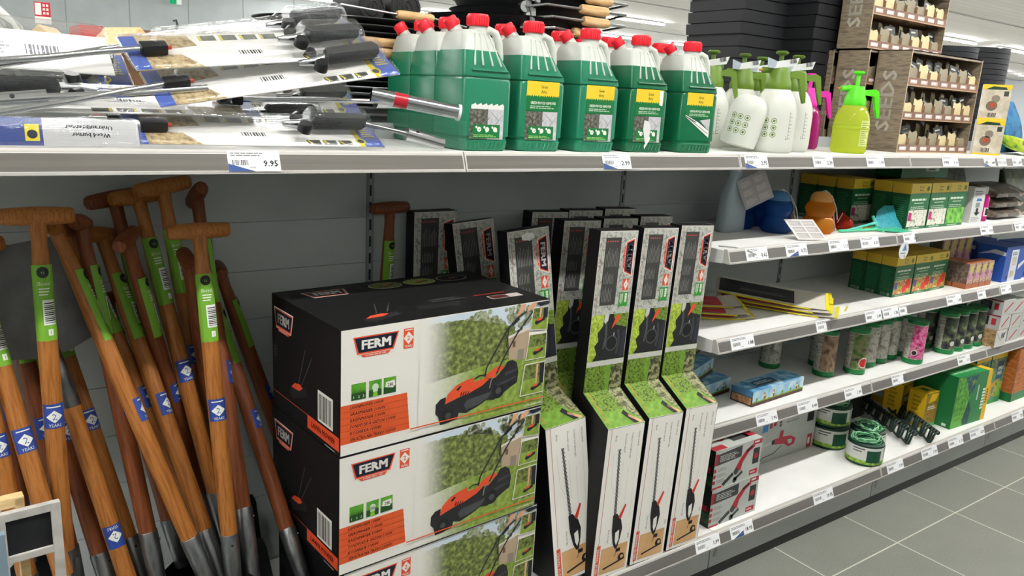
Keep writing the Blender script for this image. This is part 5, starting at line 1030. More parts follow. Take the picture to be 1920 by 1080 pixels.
def food_front(img):
    def f(p, w, h):
        p.rect(0, 0, w, h, GB, 1); p.rect(0, h*.77, w, h*.23, GY, 2); p.poly([(0, h*.80)] + [(w*i/20, h*(.775 + (.02 if i % 2 else 0))) for i in range(21)] + [(w, h*.7), (0, h*.7)], GB, 3)
        p.text('Green', w*.5, h*.9, .009, K('#4a4718'), 3, .02, align='c', w=w*.22); p.text('Arts', w*.5, h*.83, .009, K('#4a4718'), 3, .02, align='c', w=w*.2); p.circ(w*.85, h*.88, w*.07, K('#6b7a1e'), 3)
        p.lines(w*.1, h*.60, w*.8, h*.09, 1, K('#d5e3d0'), 3, .5, 5); p.lines(w*.25, h*.55, w*.5, h*.04, 1, K('#b8cfb4'), 3, .5, 6); p.lines(w*.1, h*.43, w*.8, h*.08, 2, K('#b8cfb4'), 3, .45, 7)
        p.rect(w*.03, h*.06, w*.94, h*.36, img, 3); p.poly([(w*.04, h*.2), (w*.2, h*.18), (w*.2, h*.36), (w*.06, h*.38)], K('#c2267a') if img is FLW else (K('#5c4f9c') if img is FLR else CAC), 4); p.lines(w*.15, h*.012, w*.7, h*.035, 1, K('#b8cfb4'), 4, .5)
        if img is FLR: p.circ(w*.78, h*.3, w*.15, K('#cf2f26'), 4); p.circ(w*.6, h*.18, w*.12, K('#d4362c'), 4)
    return f
def food_side(p, w, h):
    p.rect(0, 0, w, h, GS, 1); p.rect(0, h*.77, w, h*.23, K('#c9a52e', .5), 2); p.lines(w*.12, h*.12, w*.76, h*.58, 12, K('#2f7a4e'), 3, .4); p.rect(w*.2, h*.02, w*.6, h*.07, K('#8aa896'), 3); p.bars(w*.25, h*.025, w*.45, h*.06, GS, 4, 8)
def food_grid(x0, y0, z, nx, ny, w, d, h, imgs, shelfname, skip=()):
    made = {}
    for j in range(ny):
        for i in range(nx):
            if (i, j) in skip: continue
            img = imgs[i % len(imgs)]; loc = (x0 + i*(w + .002) + .003*((i*5 + j*3) % 3), y0 + j*(d + .003), z)
            lb = 'green and yellow plant food carton on the %s shelf, %s, %s from the left' % (shelfname, ('front row', 'second row', 'third row', 'fourth row')[j], ('first', 'second', 'third')[i])
            if img in made: o = dup(made[img], loc, (0, 0, R(random.uniform(-1.5, 1.5))), lb)
            else: o = made[img] = print_carton('plant_food_carton', lb, 'carton', w, d, h, loc, 0, body=GB, front=food_front(img), side=food_side, top=lambda p, w_, d_: p.rect(0, 0, w_, d_, K('#c9a52e', .5), 1), group='green and yellow plant food cartons on the %s shelf' % shelfname)
    return made
food_grid(2.172, .055, S2, 3, 2, .155, .078, .188, [FLW, FLW, CAC], 'upper')
fb = print_carton('plant_food_carton', 'green and yellow plant food carton set back behind the teal swatter', 'carton', .155, .078, .188, (2.055, .235, S2), 0, body=GB, front=food_front(FLW), side=food_side, top=lambda p, w_, d_: p.rect(0, 0, w_, d_, K('#c9a52e', .5), 1), group='green and yellow plant food cartons on the upper shelf')
dup(fb, (2.05, .32, S2), (0, 0, 0), 'green and yellow plant food carton behind the set back one'); dup(fb, (2.045, .404, S2), (0, 0, 0), 'green and yellow plant food carton at the very back of the upper shelf')
food_grid(2.235, .095, S3, 3, 3, .148, .066, .172, [FLR], 'middle')
def gr_front(p, w, h): p.rect(0, 0, w, h, GRN, 1); p.rect(w*.5, h*.5, w*.3, h*.3, K('#c9d6cc'), 2); p.rect(w*.57, h*.58, w*.14, h*.14, GRN, 3)
print_carton('lawn_carton', 'dark green carton lying on top of the yellow cartons under the top shelf', 'carton', .40, .12, .055, (2.38, .22, 1.3225), 0, body=K('#0c5a30', .5), front=gr_front)
def wb_front(p, w, h):
    p.rect(0, 0, w, h, K('#d6d8d8'), 1); p.lines(w*.1, h*.78, w*.8, h*.14, 3, MGREY, 2); p.poly([(w*.3, h*.62), (w*.8, h*.62), (w*.7, h*.7), (w*.35, h*.7)], K('#3a76b8'), 2); p.rect(w*.3, h*.44, w*.36, h*.14, K('#8f9091'), 2); p.poly([(w*.5, h*.2), (w*.25, h*.3), (w*.4, h*.3), (w*.4, h*.42), (w*.6, h*.42), (w*.6, h*.3), (w*.78, h*.3)], INK, 2); p.lines(w*.1, h*.03, w*.8, h*.14, 4, GREY, 2)
print_carton('trap_carton', 'narrow white carton with a black arrow right of the cactus food carton', 'carton', .095, .07, .158, (2.745, .07, S2), -4, front=wb_front)
t = thing('pink_spray', 'bright pink spray bottle right of the white carton', 'spray bottle', (2.905, .10, S2)); b = MB(); b.lathe([(.026, 0), (.029, .006), (.029, .11), (.022, .122), (.014, .126)], MILK('spray_pink', '#d6288f', .3, .2), 22); b.build('bottle', t, 50); c = MB(); c.lathe([(.015, .124), (.017, .128), (.016, .156), (.012, .16)], K('#cfcfd4', .4), 16); c.build('cap', t, 50); l = MB(); l.printed = True; wrap(l, .025, .065, -.7, .5, .0294, WHITE, 6); wrap(l, .03, .06, -.45, .3, .0297, INK, 4); l.build('paper_label', t, 0)
DARKB = N('bag_dark', ['#171716', '#39332d', '#6b5f52', '#b9a99a'], 14, .35, detail=5, dist=1.4); DK2 = N('bag_leaf', ['#12180f', '#2b3a1c', '#54682c'], 26, .4, detail=5)
for i, (x, y, z, rx, m, w, h) in enumerate(((3.17, .075, S2 + .022, -82, DARKB, .34, .17), (3.16, .085, S2 + .068, -80, DARKB, .34, .17), (3.18, .095, S2 + .114, -78, DARKB, .34, .17), (3.10, .36, S2 + .004, -8, DK2, .4, .23), (3.53, .20, S2 + .006, -14, DK2, .3, .22))):
    make_bag('soil_bag', ('dark foil bag lowest in the lying pile at the right of the upper shelf', 'dark foil bag in the middle of the lying pile on the upper shelf', 'dark foil bag on top of the lying pile on the upper shelf', 'dark leafy bag standing behind the pile on the upper shelf', 'dark leafy bag standing at the right end of the upper shelf')[i], 'bag', m, w, .045, h, (x, y, z), (R(rx), 0, R(2)), 'dark bags on the upper shelf')
for i, (x, y, z) in enumerate(((2.56, .33, S2), (2.75, .26, S2))):
    print_carton('dark_carton', 'dark carton at the back of the upper shelf, %s' % ('behind the plant food cartons', 'behind the white carton')[i], 'carton', .17, .1, .20, (x, y, z), 0, body=N('dark_card', ['#1d201b', '#2f3a22'], 12, .5), group='dark cartons at the back')
# ================================================================= middle shelf goods (deck .831)
YC = K('#d8c81f', .5); RC = K('#b01e2c', .5)
def make_sleeve(label, core, cw=.118):
    t = thing('carded_blade', label, 'saw blade pack'); b = MB(); n = 8; L_ = .42
    v = []
    for i in range(n + 1): x = L_*i/n; z = .002 + (.010*max(0, (i - 5)/3)**1.5); v += [(x, 0, z), (x, cw, z), (x, cw, z + .0016), (x, 0, z + .0016)]
    f = []
    for i in range(n):
        a = 4*i
        for k in range(4): f.append((a + k, a + (k+1) % 4, a + 4 + (k+1) % 4, a + 4 + k))
    f += [(0, 3, 2, 1), (4*n, 4*n+1, 4*n+2, 4*n+3)]
    b.add(v, f, K('#c9c6ba', .5)); b.build('card', t, 30)
    e = MB(); e.box(L_ - .006, L_ + .006, -.001, cw + .001, .0105, .0142, YC); e.box(.02, .36, -.003, .003, .0015, .005, YC); e.build('yellow_edge', t, 0)
    c = MB(); c.box(.02, .30, .016, cw - .022, .0038, .009, core); p = c.pr((0, 0, .0091), (1, 0, 0), (0, 1, 0))
    for k in range(16): p.rect(.10 + k*.010, .05, .003, .004, K('#8d9094'), 1); p.rect(.10 + k*.010, .036, .003, .004, K('#8d9094'), 1)
    p.line([(.10, .044), (.27, .043)], .002, K('#8d9094'), 1); c.build('insert', t, 0)
    m = MB(); m.box(.0, .31, .006, cw - .006, .0037, .0105, FILM('sleeve_film', gloss=.03)); m.build('film', t, 0)
    return t
mz = None
m0 = make_sleeve('carded pack with a long black insert on top of the pile', K('#15171a', .5)); place(m0, (1.37, .335, S3 + .056), (R(20), R(5), R(-50)))
m1 = make_sleeve('carded pack with a dark red end under the black one', RC); place(m1, (1.40, .345, S3 + .026), (R(16), R(2), R(-56)))
for i, (x, y, z, rz, lb) in enumerate(((1.43, .34, S3 + .006, -60, 'carded red pack lowest of the fanned pile'), (1.43, .365, S3 + .041, -53, 'carded red pack squeezed right under the black one'), (1.12, .30, S3 + .034, -30, 'carded pack with a barcode at the left end, on top'), (1.10, .27, S3 + .018, -34, 'carded pack with yellow edge at the left end, in the middle'), (1.12, .24, S3 + .002, -28, 'carded pack with yellow edge at the left end, lowest'))): dup(m1, (x, y, z), (R(8), R(1), R(rz)), lb, (1, 1, 1) if i < 2 else (.62, .9, 1))
t = thing('saw_sleeve', 'clear sleeve with a thin saw blade lying alone on the middle shelf', 'saw blade pack', (1.63, .40, S3 + .001), (0, R(.6), R(-63)))
b = MB(); b.box(0, .34, 0, .085, 0, .0012, K('#9b9d9b', .5)); b.box(.27, .40, .0, .085, .0013, .003, CARDW); b.box(.395, .402, 0, .085, .0013, .0036, YC); p = b.pr((0, 0, .0031), (1, 0, 0), (0, 1, 0)); p.rect(.30, .03, .04, .03, MGREY, 1); p.poly([(.02, .02), (.28, .03), (.28, .05), (.02, .06)], K('#8b8e8f', .4), 1); p.line([(.02, .02), (.28, .03)], .002, INK, 2); p.line([(0, .002), (.26, .002)], .002, MGREY, 2); b.build('card', t, 0)
t = thing('small_knife', 'small black handled pruning knife lying beside the carded pile', 'knife', (1.50, .26, S3 + .036), (0, R(4), R(-48))); MB().tube([(0, 0, 0), (.03, 0, .002), (.09, 0, .002), (.11, 0, 0)], [.006, .009, .009, .005], K('#1b1d1f', .5), 10).build('handle', t); b = MB(); b.prism([(0, -.005), (-.07, .0), (0, .007)], -.001, .001, STEEL, 'z'); b.build('blade', t, 0)
FLB = N('flower_mix_print', ['#4b3a26', '#8a6a58', '#b98a9a', '#d2c47c', '#5d7a45'], 70, .5, detail=3); SOILP = K('#a9623a', .5)
def bulb_front(p, w, h): p.rect(0, 0, w, h, FLB, 1); p.rect(0, 0, w, h*.2, SOILP, 2); p.poly([(w*.2, h*.3), (w*.8, h*.35), (w*.75, h*.6), (w*.3, h*.62)], K('#c98fb0'), 2); p.poly([(w*.3, h*.65), (w*.9, h*.7), (w*.7, h*.95), (w*.2, h*.9)], K('#c9bd6a'), 2)
def bulb_side(p, w, h): p.rect(0, 0, w, h, N('bulb_side', ['#3d3328', '#6b5a50', '#8a7a6f'], 70, .5), 1); p.rect(0, 0, w, h*.2, SOILP, 2)
bb = print_carton('flower_seed_carton', 'x', 'carton', .058, .06, .118, (2.755, .035, S3), 0, body=SOILP, front=bulb_front, side=bulb_side, group='small flower print cartons on the middle shelf')
for k, n_ in enumerate(('first', 'second', 'third', 'fourth')):
    o = bb if k == 0 else dup(bb, (2.755 + k*.062, .035, S3)); o['label'] = 'small flower print carton in the front row of the middle shelf, %s from the left' % n_
for k, n_ in enumerate(('first', 'second')): dup(bb, (2.752 + k*.062, .10, S3), (0, 0, 0), 'small flower print carton in the second row of the middle shelf, %s from the left' % n_)
for k in range(4): dup(bb, (2.80 + k*.075, .19 - .0*k, S3), (0, 0, 0), 'tall dim flower print carton behind the small ones, %s from the left' % ('first', 'second', 'third', 'fourth')[k], (1.2, 1, 1.75))
BLX = K('#1e4fa6', .45)
def blue_front(p, w, h): p.rect(0, 0, w, h, BLX, 1); p.poly([(w*.28, 0), (w*.62, 0), (w*.62, h*.9), (w*.28, h*.9)], K('#d9dde2'), 2); p.rect(w*.34, h*.45, w*.22, h*.25, PALE, 3); p.lines(w*.32, h*.74, w*.26, h*.1, 2, NAVY, 3); p.rect(w*.34, h*.1, w*.2, h*.2, PALE, 3); p.circ(w*.2, h*.12, w*.05, NAVY, 3); p.poly([(w*.7, h*.3), (w, h*.5), (w, h*.6), (w*.7, h*.45)], K('#d9dde2'), 2)
def blue_side(p, w, h): p.rect(0, 0, w, h, BLX, 1); p.poly([(0, h*.7), (w*.6, h*.9), (w, h*.85), (w, h*.75), (w*.5, h*.78)], K('#cdd4dc'), 2)
bx = print_carton('blue_carton', 'blue and white carton at the right of the middle shelf', 'carton', .22, .13, .172, (3.11, .035, S3), 0, body=BLX, front=blue_front, side=blue_side, group='blue cartons on the middle shelf'); dup(bx, (3.34, .05, S3), (0, 0, R(-5)), 'blue and white carton farthest right on the middle shelf'); dup(bx, (3.16, .20, S3), (0, 0, 0), 'blue and white carton behind the front blue one'); 
# ================================================================= lower shelf goods (deck .521)
BIRCH = N('birch_print', ['#3f3a33', '#9a978c', '#c9c7bb', '#7d796e'], 24, .5, stretch=(1, 1, 3), detail=5)
CANG = K('#137a3e', .4)
def make_can(label, img, disc=None):
    t = thing('seed_canister', label, 'canister'); r = .042; h = .195
    c = MB(); c.lathe([(r*.96, 0), (r*1.04, .003), (r*1.04, .018), (r, .022)], CANG, 26); c.build('foot', t, 50); c = MB(); c.lathe([(r, h - .016), (r*1.03, h - .014), (r*1.03, h), (.0, h + .001)], CANG, 26, caps=False); c.build('lid', t, 50)
    b = MB(); b.lathe([(r, .021), (r, h - .015)], BIRCH, 26, caps=False); b.printed = True; wrap(b, .024, h - .02, -.75, 1.05, r + .0004, img, 12)
    if disc: 
        for i in range(10):
            a0 = disc[1]; q = disc[2]
            u, v = 2*PI*i/10, 2*PI*(i+1)/10
            for rr, mm, e in ((q, WHITE, .0009), (q*.8, disc[0], .0013)):
                P_ = lambda a: ((r + e)*math.sin(a0 + rr*math.cos(a)/r), -(r + e)*math.cos(a0 + rr*math.cos(a)/r), .052 + rr*math.sin(a))
                b.add([P_(u), P_(v), ((r + e)*math.sin(a0), -(r + e)*math.cos(a0), .052)], [(0, 1, 2)], mm)
    b.build('tin', t, 50); return t
C_BR = N('can_root', ['#3d2f24', '#7d6450', '#a98c70', '#57452f'], 30, .5, stretch=(1, 1, .6)); C_GR = N('can_radish', ['#31451f', '#5c7a3a', '#8c8a62', '#3f3126'], 30, .5); C_PK = N('can_pink', ['#7d1f4c', '#c43d7d', '#d98aa8', '#3c2a24'], 55, .5); C_DK = N('can_dark', ['#16181a', '#2a2438', '#4a5a3a', '#8d8f78'], 28, .5, detail=4); C_WH = N('can_white', ['#4b4a44', '#a3a297', '#d0cfc5', '#74776a'], 36, .5, detail=5)
make_can('x', C_BR); c1 = bpy.data.objects['seed_canister']; c1['label'] = 'seed canister with a beige root picture, leftmost on the lower shelf'; place(c1, (1.905, .155, S4), (0, 0, R(-40)))
c2 = make_can('seed canister with red radishes in a round picture', C_GR, (K('#c3202a', .4), .55, .024)); place(c2, (2.06, .11, S4), (0, 0, R(-42)))
c3 = make_can('x', C_WH); c4 = make_can('pink flower canister standing free in the middle of the lower shelf', C_PK, (K('#2a1f2a'), -.3, .013)); place(c4, (2.445, .065, S4), (0, 0, R(-42)))
c5 = make_can('x', C_DK, (K('#d8d6c8'), .35, .012))
for i, (x, y, lb) in enumerate(((2.20, .145, 'pale grey seed canister right behind the radish one'), (2.30, .15, 'pale grey seed canister, second behind the radish one'), (2.40, .16, 'pale grey seed canister left of the pink one'), (2.50, .17, 'pale grey seed canister half behind the pink one'), (2.00, .24, 'pale grey seed canister in the back row'), (1.78, .33, 'seed canister far back under the middle shelf, only its green foot lit'))):
    o = c3 if i == 0 else dup(c3, (0, 0, 0)); place(o, (x, y, S4), (0, 0, R(-38 + 9*(i % 3)))); o['label'] = lb; o['group'] = 'pale grey seed canisters'
for i in range(8):
    o = c5 if i == 0 else dup(c5, (0, 0, 0)); place(o, (2.745 + (i % 4)*.092, .075 + (i//4)*.1, S4), (0, 0, R(-38 + 6*(i % 3)))); o['label'] = 'dark flower canister in the %s row, %s from the left' % (('front', 'rear')[i//4], ('first', 'second', 'third', 'fourth')[i % 4]); o['group'] = 'dark flower canisters'
def bx_front(p, w, h): p.rect(0, 0, w, h, K('#b9bbba'), 1); p.rect(w*.3, h*.25, w*.36, h*.6, K('#35373a'), 2); p.rect(w*.74, h*.3, w*.14, h*.45, K('#b8303a'), 2); p.rect(0, h*.9, w, h*.1, K('#8f2a34'), 2); p.lines(w*.33, h*.3, w*.3, h*.45, 4, GREY, 3)
def bx_side(p, w, h): p.rect(0, 0, w, h, K('#c4c5c2'), 1); p.line([(w*.2, h*.2), (w*.8, h*.8)], .008, K('#b8303a'), 2)
wbx = print_carton('tool_carton', 'x', 'carton', .12, .15, .072, (3.06, -.012, S4), 0, body=K('#b9bbba'), front=bx_side, side=bx_front, group='white tool cartons at the right of the lower shelf')
for i, (x, y, z, rz, lb) in enumerate(((3.075, -.012, S4 + .085, 2, 'white and red tool carton on the brown box, lower of two'), (3.085, -.008, S4 + .158, -2, 'white and red tool carton on the brown box, upper of two'), (3.22, .0, S4 + .0, 0, 'white and red tool carton right of the brown box, lowest'), (3.225, .0, S4 + .073, 1, 'white and red tool carton right of the brown box, middle'), (3.22, .0, S4 + .147, -1, 'white and red tool carton right of the brown box, top'), (3.37, .01, S4, 0, 'white and red tool carton farthest right, lower'), (3.37, .01, S4 + .073, 0, 'white and red tool carton farthest right, upper'))):
    o = wbx if i == 0 else dup(wbx, (0, 0, 0)); place(o, (x, y, z), (0, 0, R(rz))); o['label'] = lb
print_carton('brown_box', 'light brown patterned box under the white tool cartons', 'box', .115, .17, .084, (3.055, -.014, S4), 0, body=N('wicker_card', ['#6b5237', '#a98a62', '#c2a67c'], 40, .6, stretch=(1, 1, 2)), front=lambda p, w, h: (p.rect(0, 0, w, h, K('#d3d4d2'), 1), p.line([(w*.05, h*.9), (w*.5, h*.35), (w*.95, h*.9)], .003, GREY, 2), p.bars(w*.5, h*.5, w*.3, h*.3, INK, 3, 7)))
SKYB = N('seed_sky', ['#2f6fa3', '#5a9cc9', '#8fc0dc', '#d5e4ea'], 26, .5, detail=3); SOILB = K('#4a2a20', .5)
def kid_front(p, w, h):
    p.rect(0, 0, w, h, N('seed_pale_sky', ['#7fb3d6', '#a9cfe2', '#d8e8ee'], 26, .5), 1); p.poly([(0, h*.3)] + [(w*i/16, h*(.28 + (.06 if i % 2 else 0))) for i in range(17)] + [(w, 0), (0, 0)], K('#7fa02c'), 2); p.rect(0, 0, w, h*.22, SOILB, 3)
    for k in range(6):
        x = w*(.08 + k*.165); p.circ(x, h*.44, h*.11, K('#6f9a2c'), 3, 10); p.rect(x - .002, h*.2, .004, h*.2, K('#5c8023'), 3)
    for x in (w*.22, w*.40, w*.86): p.circ(x, h*.62, h*.13, K('#e6d9b5'), 4, 10); p.circ(x, h*.70, h*.09, K('#a86a3a'), 5, 10); p.rect(x - .004, h*.3, .008, h*.22, K('#a8432f'), 4)
def kid_top(p, w, d): p.rect(0, 0, w, d, SKYB, 1); p.poly([(w*.2, d*.3), (w*.6, d*.3), (w*.62, d*.75), (w*.22, d*.75)], K('#28506f'), 2); p.lines(w*.25, d*.42, w*.32, .022, 2, K('#dce6ea'), 3, .5)
def kid_end(p, w, h): p.rect(0, 0, w, h, K('#3a2a22'), 1); p.rect(w*.05, h*.1, w*.9, h*.45, N('pellet_print', ['#6b4a33', '#b98a60'], 60, .6, kind='voronoi'), 2); p.rect(0, h*.6, w, h*.4, K('#3f6f8f'), 2)
kb = print_carton('seed_kit_box', 'blue seed kit box lying at the shelf edge with its open end to the left', 'box', .33, .095, .058, (1.315, .055, S4), 3, body=SKYB, front=kid_front, side=kid_end, top=kid_top, group='blue seed kit boxes')
dup(kb, (1.045, .165, S4), (0, 0, R(7)), 'blue seed kit box lying left behind the front one'); dup(kb, (1.04, .165, S4 + .059), (0, 0, R(20)), 'blue seed kit box stacked crosswise on the left one'); dup(kb, (1.04, .275, S4), (0, 0, R(10)), 'blue seed kit box at the back of the pile, lower'); dup(kb, (1.045, .275, S4 + .059), (0, 0, R(20)), 'blue seed kit box at the back of the pile, upper'); dup(kb, (1.06, .21, S4 + .1185), (0, 0, R(26)), 'blue seed kit box on top of the pile by the trimmer cartons')
# ================================================================= bottom shelf goods (deck .186)
CR = K('#a81f30', .45); CG = N('tool_card_grey', ['#aeb3ae', '#b9beb9'], 8, .5); DKB = K('#3a3d3c', .5)
def tool_front(p, w, h):
    p.rect(0, 0, w, h, CG, 1); p.rect(w*.0, h*.62, w*.06, h*.3, CR, 2); p.poly([(w*.06, h*.62), (w*.56, h*.66), (w*.56, h*.96), (w*.06, h*.90)], DKB, 2); p.lines(w*.1, h*.68, w*.42, h*.18, 4, LGREY, 3); p.rect(w*.80, h*.86, w*.19, h*.12, CR, 2); p.lines(w*.83, h*.89, w*.13, h*.06, 1, WHITE, 3, .8)
    p.poly([(w*.42, h*.30), (w*.50, h*.26), (w*.58, h*.30), (w*.60, h*.48), (w*.72, h*.72), (w*.84, h*.82), (w*.80, h*.90), (w*.66, h*.80), (w*.54, h*.60)], CR, 3); p.line([(w*.78, h*.85), (w*.66, h*.74)], .008, INK, 4); p.circ(w*.48, h*.30, w*.05, DKB, 4)
    p.line([(w*.22, h*.06), (w*.42, h*.27)], .012, DKB, 3)
    for k in range(8): x = w*(.22 + .025*k); y = h*(.06 + .026*k); p.line([(x - .006, y + .006), (x + .006, y - .006)], .003, INK, 4)
    p.line([(w*.46, h*.08), (w*.62, h*.24)], .012, DKB, 3); p.circ(w*.47, h*.08, w*.045, DKB, 3)
    for k in range(3): p.rect(w*.0, h*(.44 - k*.15), w*.05, h*.09, CR, 2); p.lines(w*.08, h*(.44 - k*.15), w*.2, h*.09, 2, GREY, 2)
    p.rect(w*.82, h*.34, w*.14, h*.42, K('#2a2c2c'), 2); p.circ(w*.89, h*.55, w*.045, CR, 3); p.rect(w*.78, h*.06, w*.18, h*.13, CR, 2); p.lines(w*.8, h*.08, w*.14, h*.09, 1, K('#e0b8bc'), 3); p.rect(0, .0, w*.2, h*.05, CR, 2)
def tool_top(p, w, d):
    p.rect(0, 0, w, d, CG, 1); p.rect(0, d*.02, w*.26, d*.2, CR, 2); p.rect(w*.5, d*.2, w*.36, d*.6, DKB, 2); p.rect(w*.8, d*.2, w*.2, d*.6, CR, 2); p.ring(w*.36, d*.5, w*.09, w*.05, CR, 3); p.line([(w*.02, d*.3), (w*.2, d*.8)], .02, DKB, 3)
def tool_side(p, w, h): p.rect(0, 0, w, h, K('#13221a'), 1); p.rect(0, h*.1, w, h*.25, N('leaf_dark', ['#0f2416', '#24562c', '#5d1a22'], 40, .5), 2); p.rect(w*.1, h*.4, w*.8, h*.15, CR, 2)
tk0 = print_carton('tool_set_carton', 'grey and red garden tool carton, lower of two beside the trimmer cartons', 'carton', .248, .14, .1405, (.995, -.066, S5), 0, body=CG, front=tool_front, side=tool_side, top=tool_top, group='grey and red garden tool cartons')
dup(tk0, (.992, -.064, S5 + .1415), (0, 0, R(.5)), 'grey and red garden tool carton, upper of two, lid in view')
def strim_front(p, w, h):
    p.rect(0, 0, w, h, CG, 1); p.rect(w*.93, h*.02, w*.05, h*.25, CR, 2); p.lines(w*.938, h*.04, w*.03, h*.2, 1, WHITE, 3, .6); p.rect(w*.90, h*.52, w*.07, h*.40, K('#2a2c2c'), 2)
    p.poly([(w*.08, h*.36), (w*.35, h*.35), (w*.35, h*.24), (w*.08, h*.22)], CR, 3); p.line([(w*.35, h*.30), (w*.58, h*.33)], .014, K('#c4c7c6', .35), 3); p.rect(w*.38, h*.26, w*.03, h*.08, INK, 4); p.rect(w*.55, h*.29, w*.03, h*.08, INK, 4)
    p.poly([(w*.57, h*.38), (w*.62, h*.38), (w*.63, h*.50), (w*.66, h*.50), (w*.66, h*.38), (w*.74, h*.36), (w*.80, h*.28), (w*.79, h*.18), (w*.73, h*.16), (w*.68, h*.24), (w*.58, h*.28)], CR, 3); p.poly([(w*.71, h*.30), (w*.76, h*.29), (w*.76, h*.22), (w*.73, h*.21)], CG, 4); p.line([(w*.66, h*.22), (w*.58, h*.12), (w*.48, h*.10), (w*.42, h*.02)], .004, DKB, 3)
    p.rect(w*.44, h*.56, w*.055, h*.44, K('#2f7fc0'), 2); p.rect(w*.51, h*.60, w*.025, h*.38, CR, 2); p.rect(w*.55, h*.62, w*.025, h*.36, CR, 2); p.text('18V A 90', w*.605, h*.98, h*.075, K('#8f2430'), 3, .03, rot=-PI/2, w=h*.40); p.lines(w*.68, h*.6, w*.16, h*.36, 6, GREY, 2); p.poly([(w*.02, h*.0), (w*.10, h*.0), (w*.08, h*.3), (w*.02, h*.28)], DKB, 3)
print_carton('strimmer_carton', 'long grey carton with a red grass trimmer picture along the back', 'carton', .65, .12, .245, (1.275, .165, S5), 0, body=CG, front=strim_front)
TW = K('#3d8f5a', .5); TWL = K('#9fd0a8', .5); TWD = K('#12382a', .5)
def make_roll(label, r=.072, h=.088):
    t = thing('twine_roll', label, 'roll'); b = MB(); b.lathe([(.0, .0), (r*.98, 0), (r, .004), (r*.99, h), (r*.90, h + .006), (.0, h + .006)], TWD, 30, caps=False); b.build('roll', t, 40)
    l = MB(); l.printed = True; wrap(l, .010, h - .006, -PI*.95, PI*.75, r + .001, K('#d9dbd4', .5), 36); wrap(l, .010, h*.30, -PI*.95, PI*.75, r + .0014, N('turf_print', ['#4f7a22', '#86ac3a', '#a9c85a'], 90, .5), 36)
    for k in range(7): wrap(l, h*.38 + k*.0072, h*.38 + k*.0072 + .0032, .62, 1.25 - .1*(k % 3), r + .0014, MGREY, 8)
    wrap(l, h*.22, h*.80, -.42, .40, r + .0018, K('#174a34', .5), 8); wrap(l, h*.80, h*.86, -1.2, -.55, r + .0014, MGREY, 6); wrap(l, h*.68, h*.73, -1.2, -.7, r + .0014, MGREY, 6); l.build('paper_band', t, 0)
    w = MB(); rd = random.Random(4)
    for k in range(9):
        ox, oy, q = rd.uniform(-.014, .014), rd.uniform(-.014, .014), rd.uniform(.55, .85)*r; w.tube([(ox + q*math.cos(a), oy + q*.8*math.sin(a), h + .009 + .010*rd.random() + .004*math.sin(3*a + k)) for a in [2*PI*i/18 for i in range(19)]], .0018, TWL if k % 2 else TW, 5)
    w.build('loose_twine', t); return t
r0 = make_roll('green twine roll standing at the shelf edge before the others'); place(r0, (2.005, -.025, S5), (0, R(0), R(-30)))
dup(r0, (2.135, .045, S5), (0, 0, R(40)), 'green twine roll right behind the front one'); dup(r0, (2.02, .155, S5), (0, 0, R(-20)), 'green twine roll in the back stack, lower of two', (1.1, 1.1, 1.05)); dup(r0, (2.022, .157, S5 + .1005), (R(0), 0, R(-32)), 'green twine roll in the back stack, upper of two', (1.1, 1.1, .98))
PG = K('#10251d', .45)
t = thing('clip_strip', 'long dark green strip of plant clips lying out to the shelf edge', 'clip strip', (2.46, -.085, S5), group='dark green plant clip strips'); b = MB(); b.tube([(.03, 0, .040), (.12, .16, .048), (.20, .34, .06)], .010, PG, 8); b.build('rail', t)
def clip():
    b = MB(); b.tube([(0, 0, .042), (-.02, -.004, .044), (-.036, -.008, .034), (-.044, -.01, .020), (-.058, -.014, .008), (-.070, -.012, .010), (-.074, -.006, .020)], .0048, PG, 7); return b
c0 = clip().build('clip', t)
for k in range(19):
    c = c0 if k == 0 else c0.copy()
    if k: COL.objects.link(c); c.parent = t
    c.location = (.03 + .17*k/18, .0 + .30*k/18, .002 + .0012*k); c.rotation_euler = (0, 0, R(-12 + 4*(k % 3)))
dup(t, (2.345, -.045, S5 + .003), (0, 0, R(3)), 'dark green strip of plant clips lying left of the long one')
t = thing('dark_heap', 'black plastic heap behind the plant clips', 'plastic sheet', (2.34, .33, S5)); b = MB(); rd = random.Random(8); b.loft([[(x + rd.uniform(-.01, .01), y, z) for x, y, z in rrect(.36*k, .20*k, .05*k, z, 0, .03)] for z, k in ((0, 1), (.05, .96), (.11, .75), (.15, .45), (.165, .2))], K('#0d0f10', .5)); b.build('sheet', t, 60)
LAWNC = K('#0f7a3c', .4); MEADOW = N('meadow_print', ['#2f6a24', '#4f9a34', '#7fbb4a'], 50, .5, detail=5); YB = K('#e3b91f', .45)
def lawn_front(p, w, h):
    p.rect(0, 0, w, h, LAWNC, 1); p.poly([(w*.02, h*.02), (w*.30, h*.02), (w*.45, h*.5), (w*.40, h*.8), (w*.22, h*.96), (w*.02, h*.98)], MEADOW, 2); p.poly([(w*.22, h*.96), (w*.58, h*.97), (w*.50, h*.62), (w*.40, h*.58)], N('garden_print', ['#0f3a44', '#1f5a63', '#8d9a3a'], 40, .5), 3); p.poly([(w*.28, .004), (w*.5, .004), (w*.52, h*.3), (w*.42, h*.5)], K('#1b4a48'), 3)
    [p.rect(w*.79, h*(.24 + .062*k), w*.085, h*.042, K('#e6efe6'), 3) for k in range(7)]; p.lines(w*.63, h*.3, w*.05, h*.6, 1, K('#c5dcc8'), 3); p.rect(w*.88, 0, w*.12, h, YB, 2); [p.rect(w*.915, h*(.34 + .05*k), w*.05, h*.032, K('#7a5a12'), 3) for k in range(6)]; p.poly([(0, h*.01), (w*.35, h*.01), (w*.30, h*.12), (0, h*.16)], K('#5fa83f'), 4)
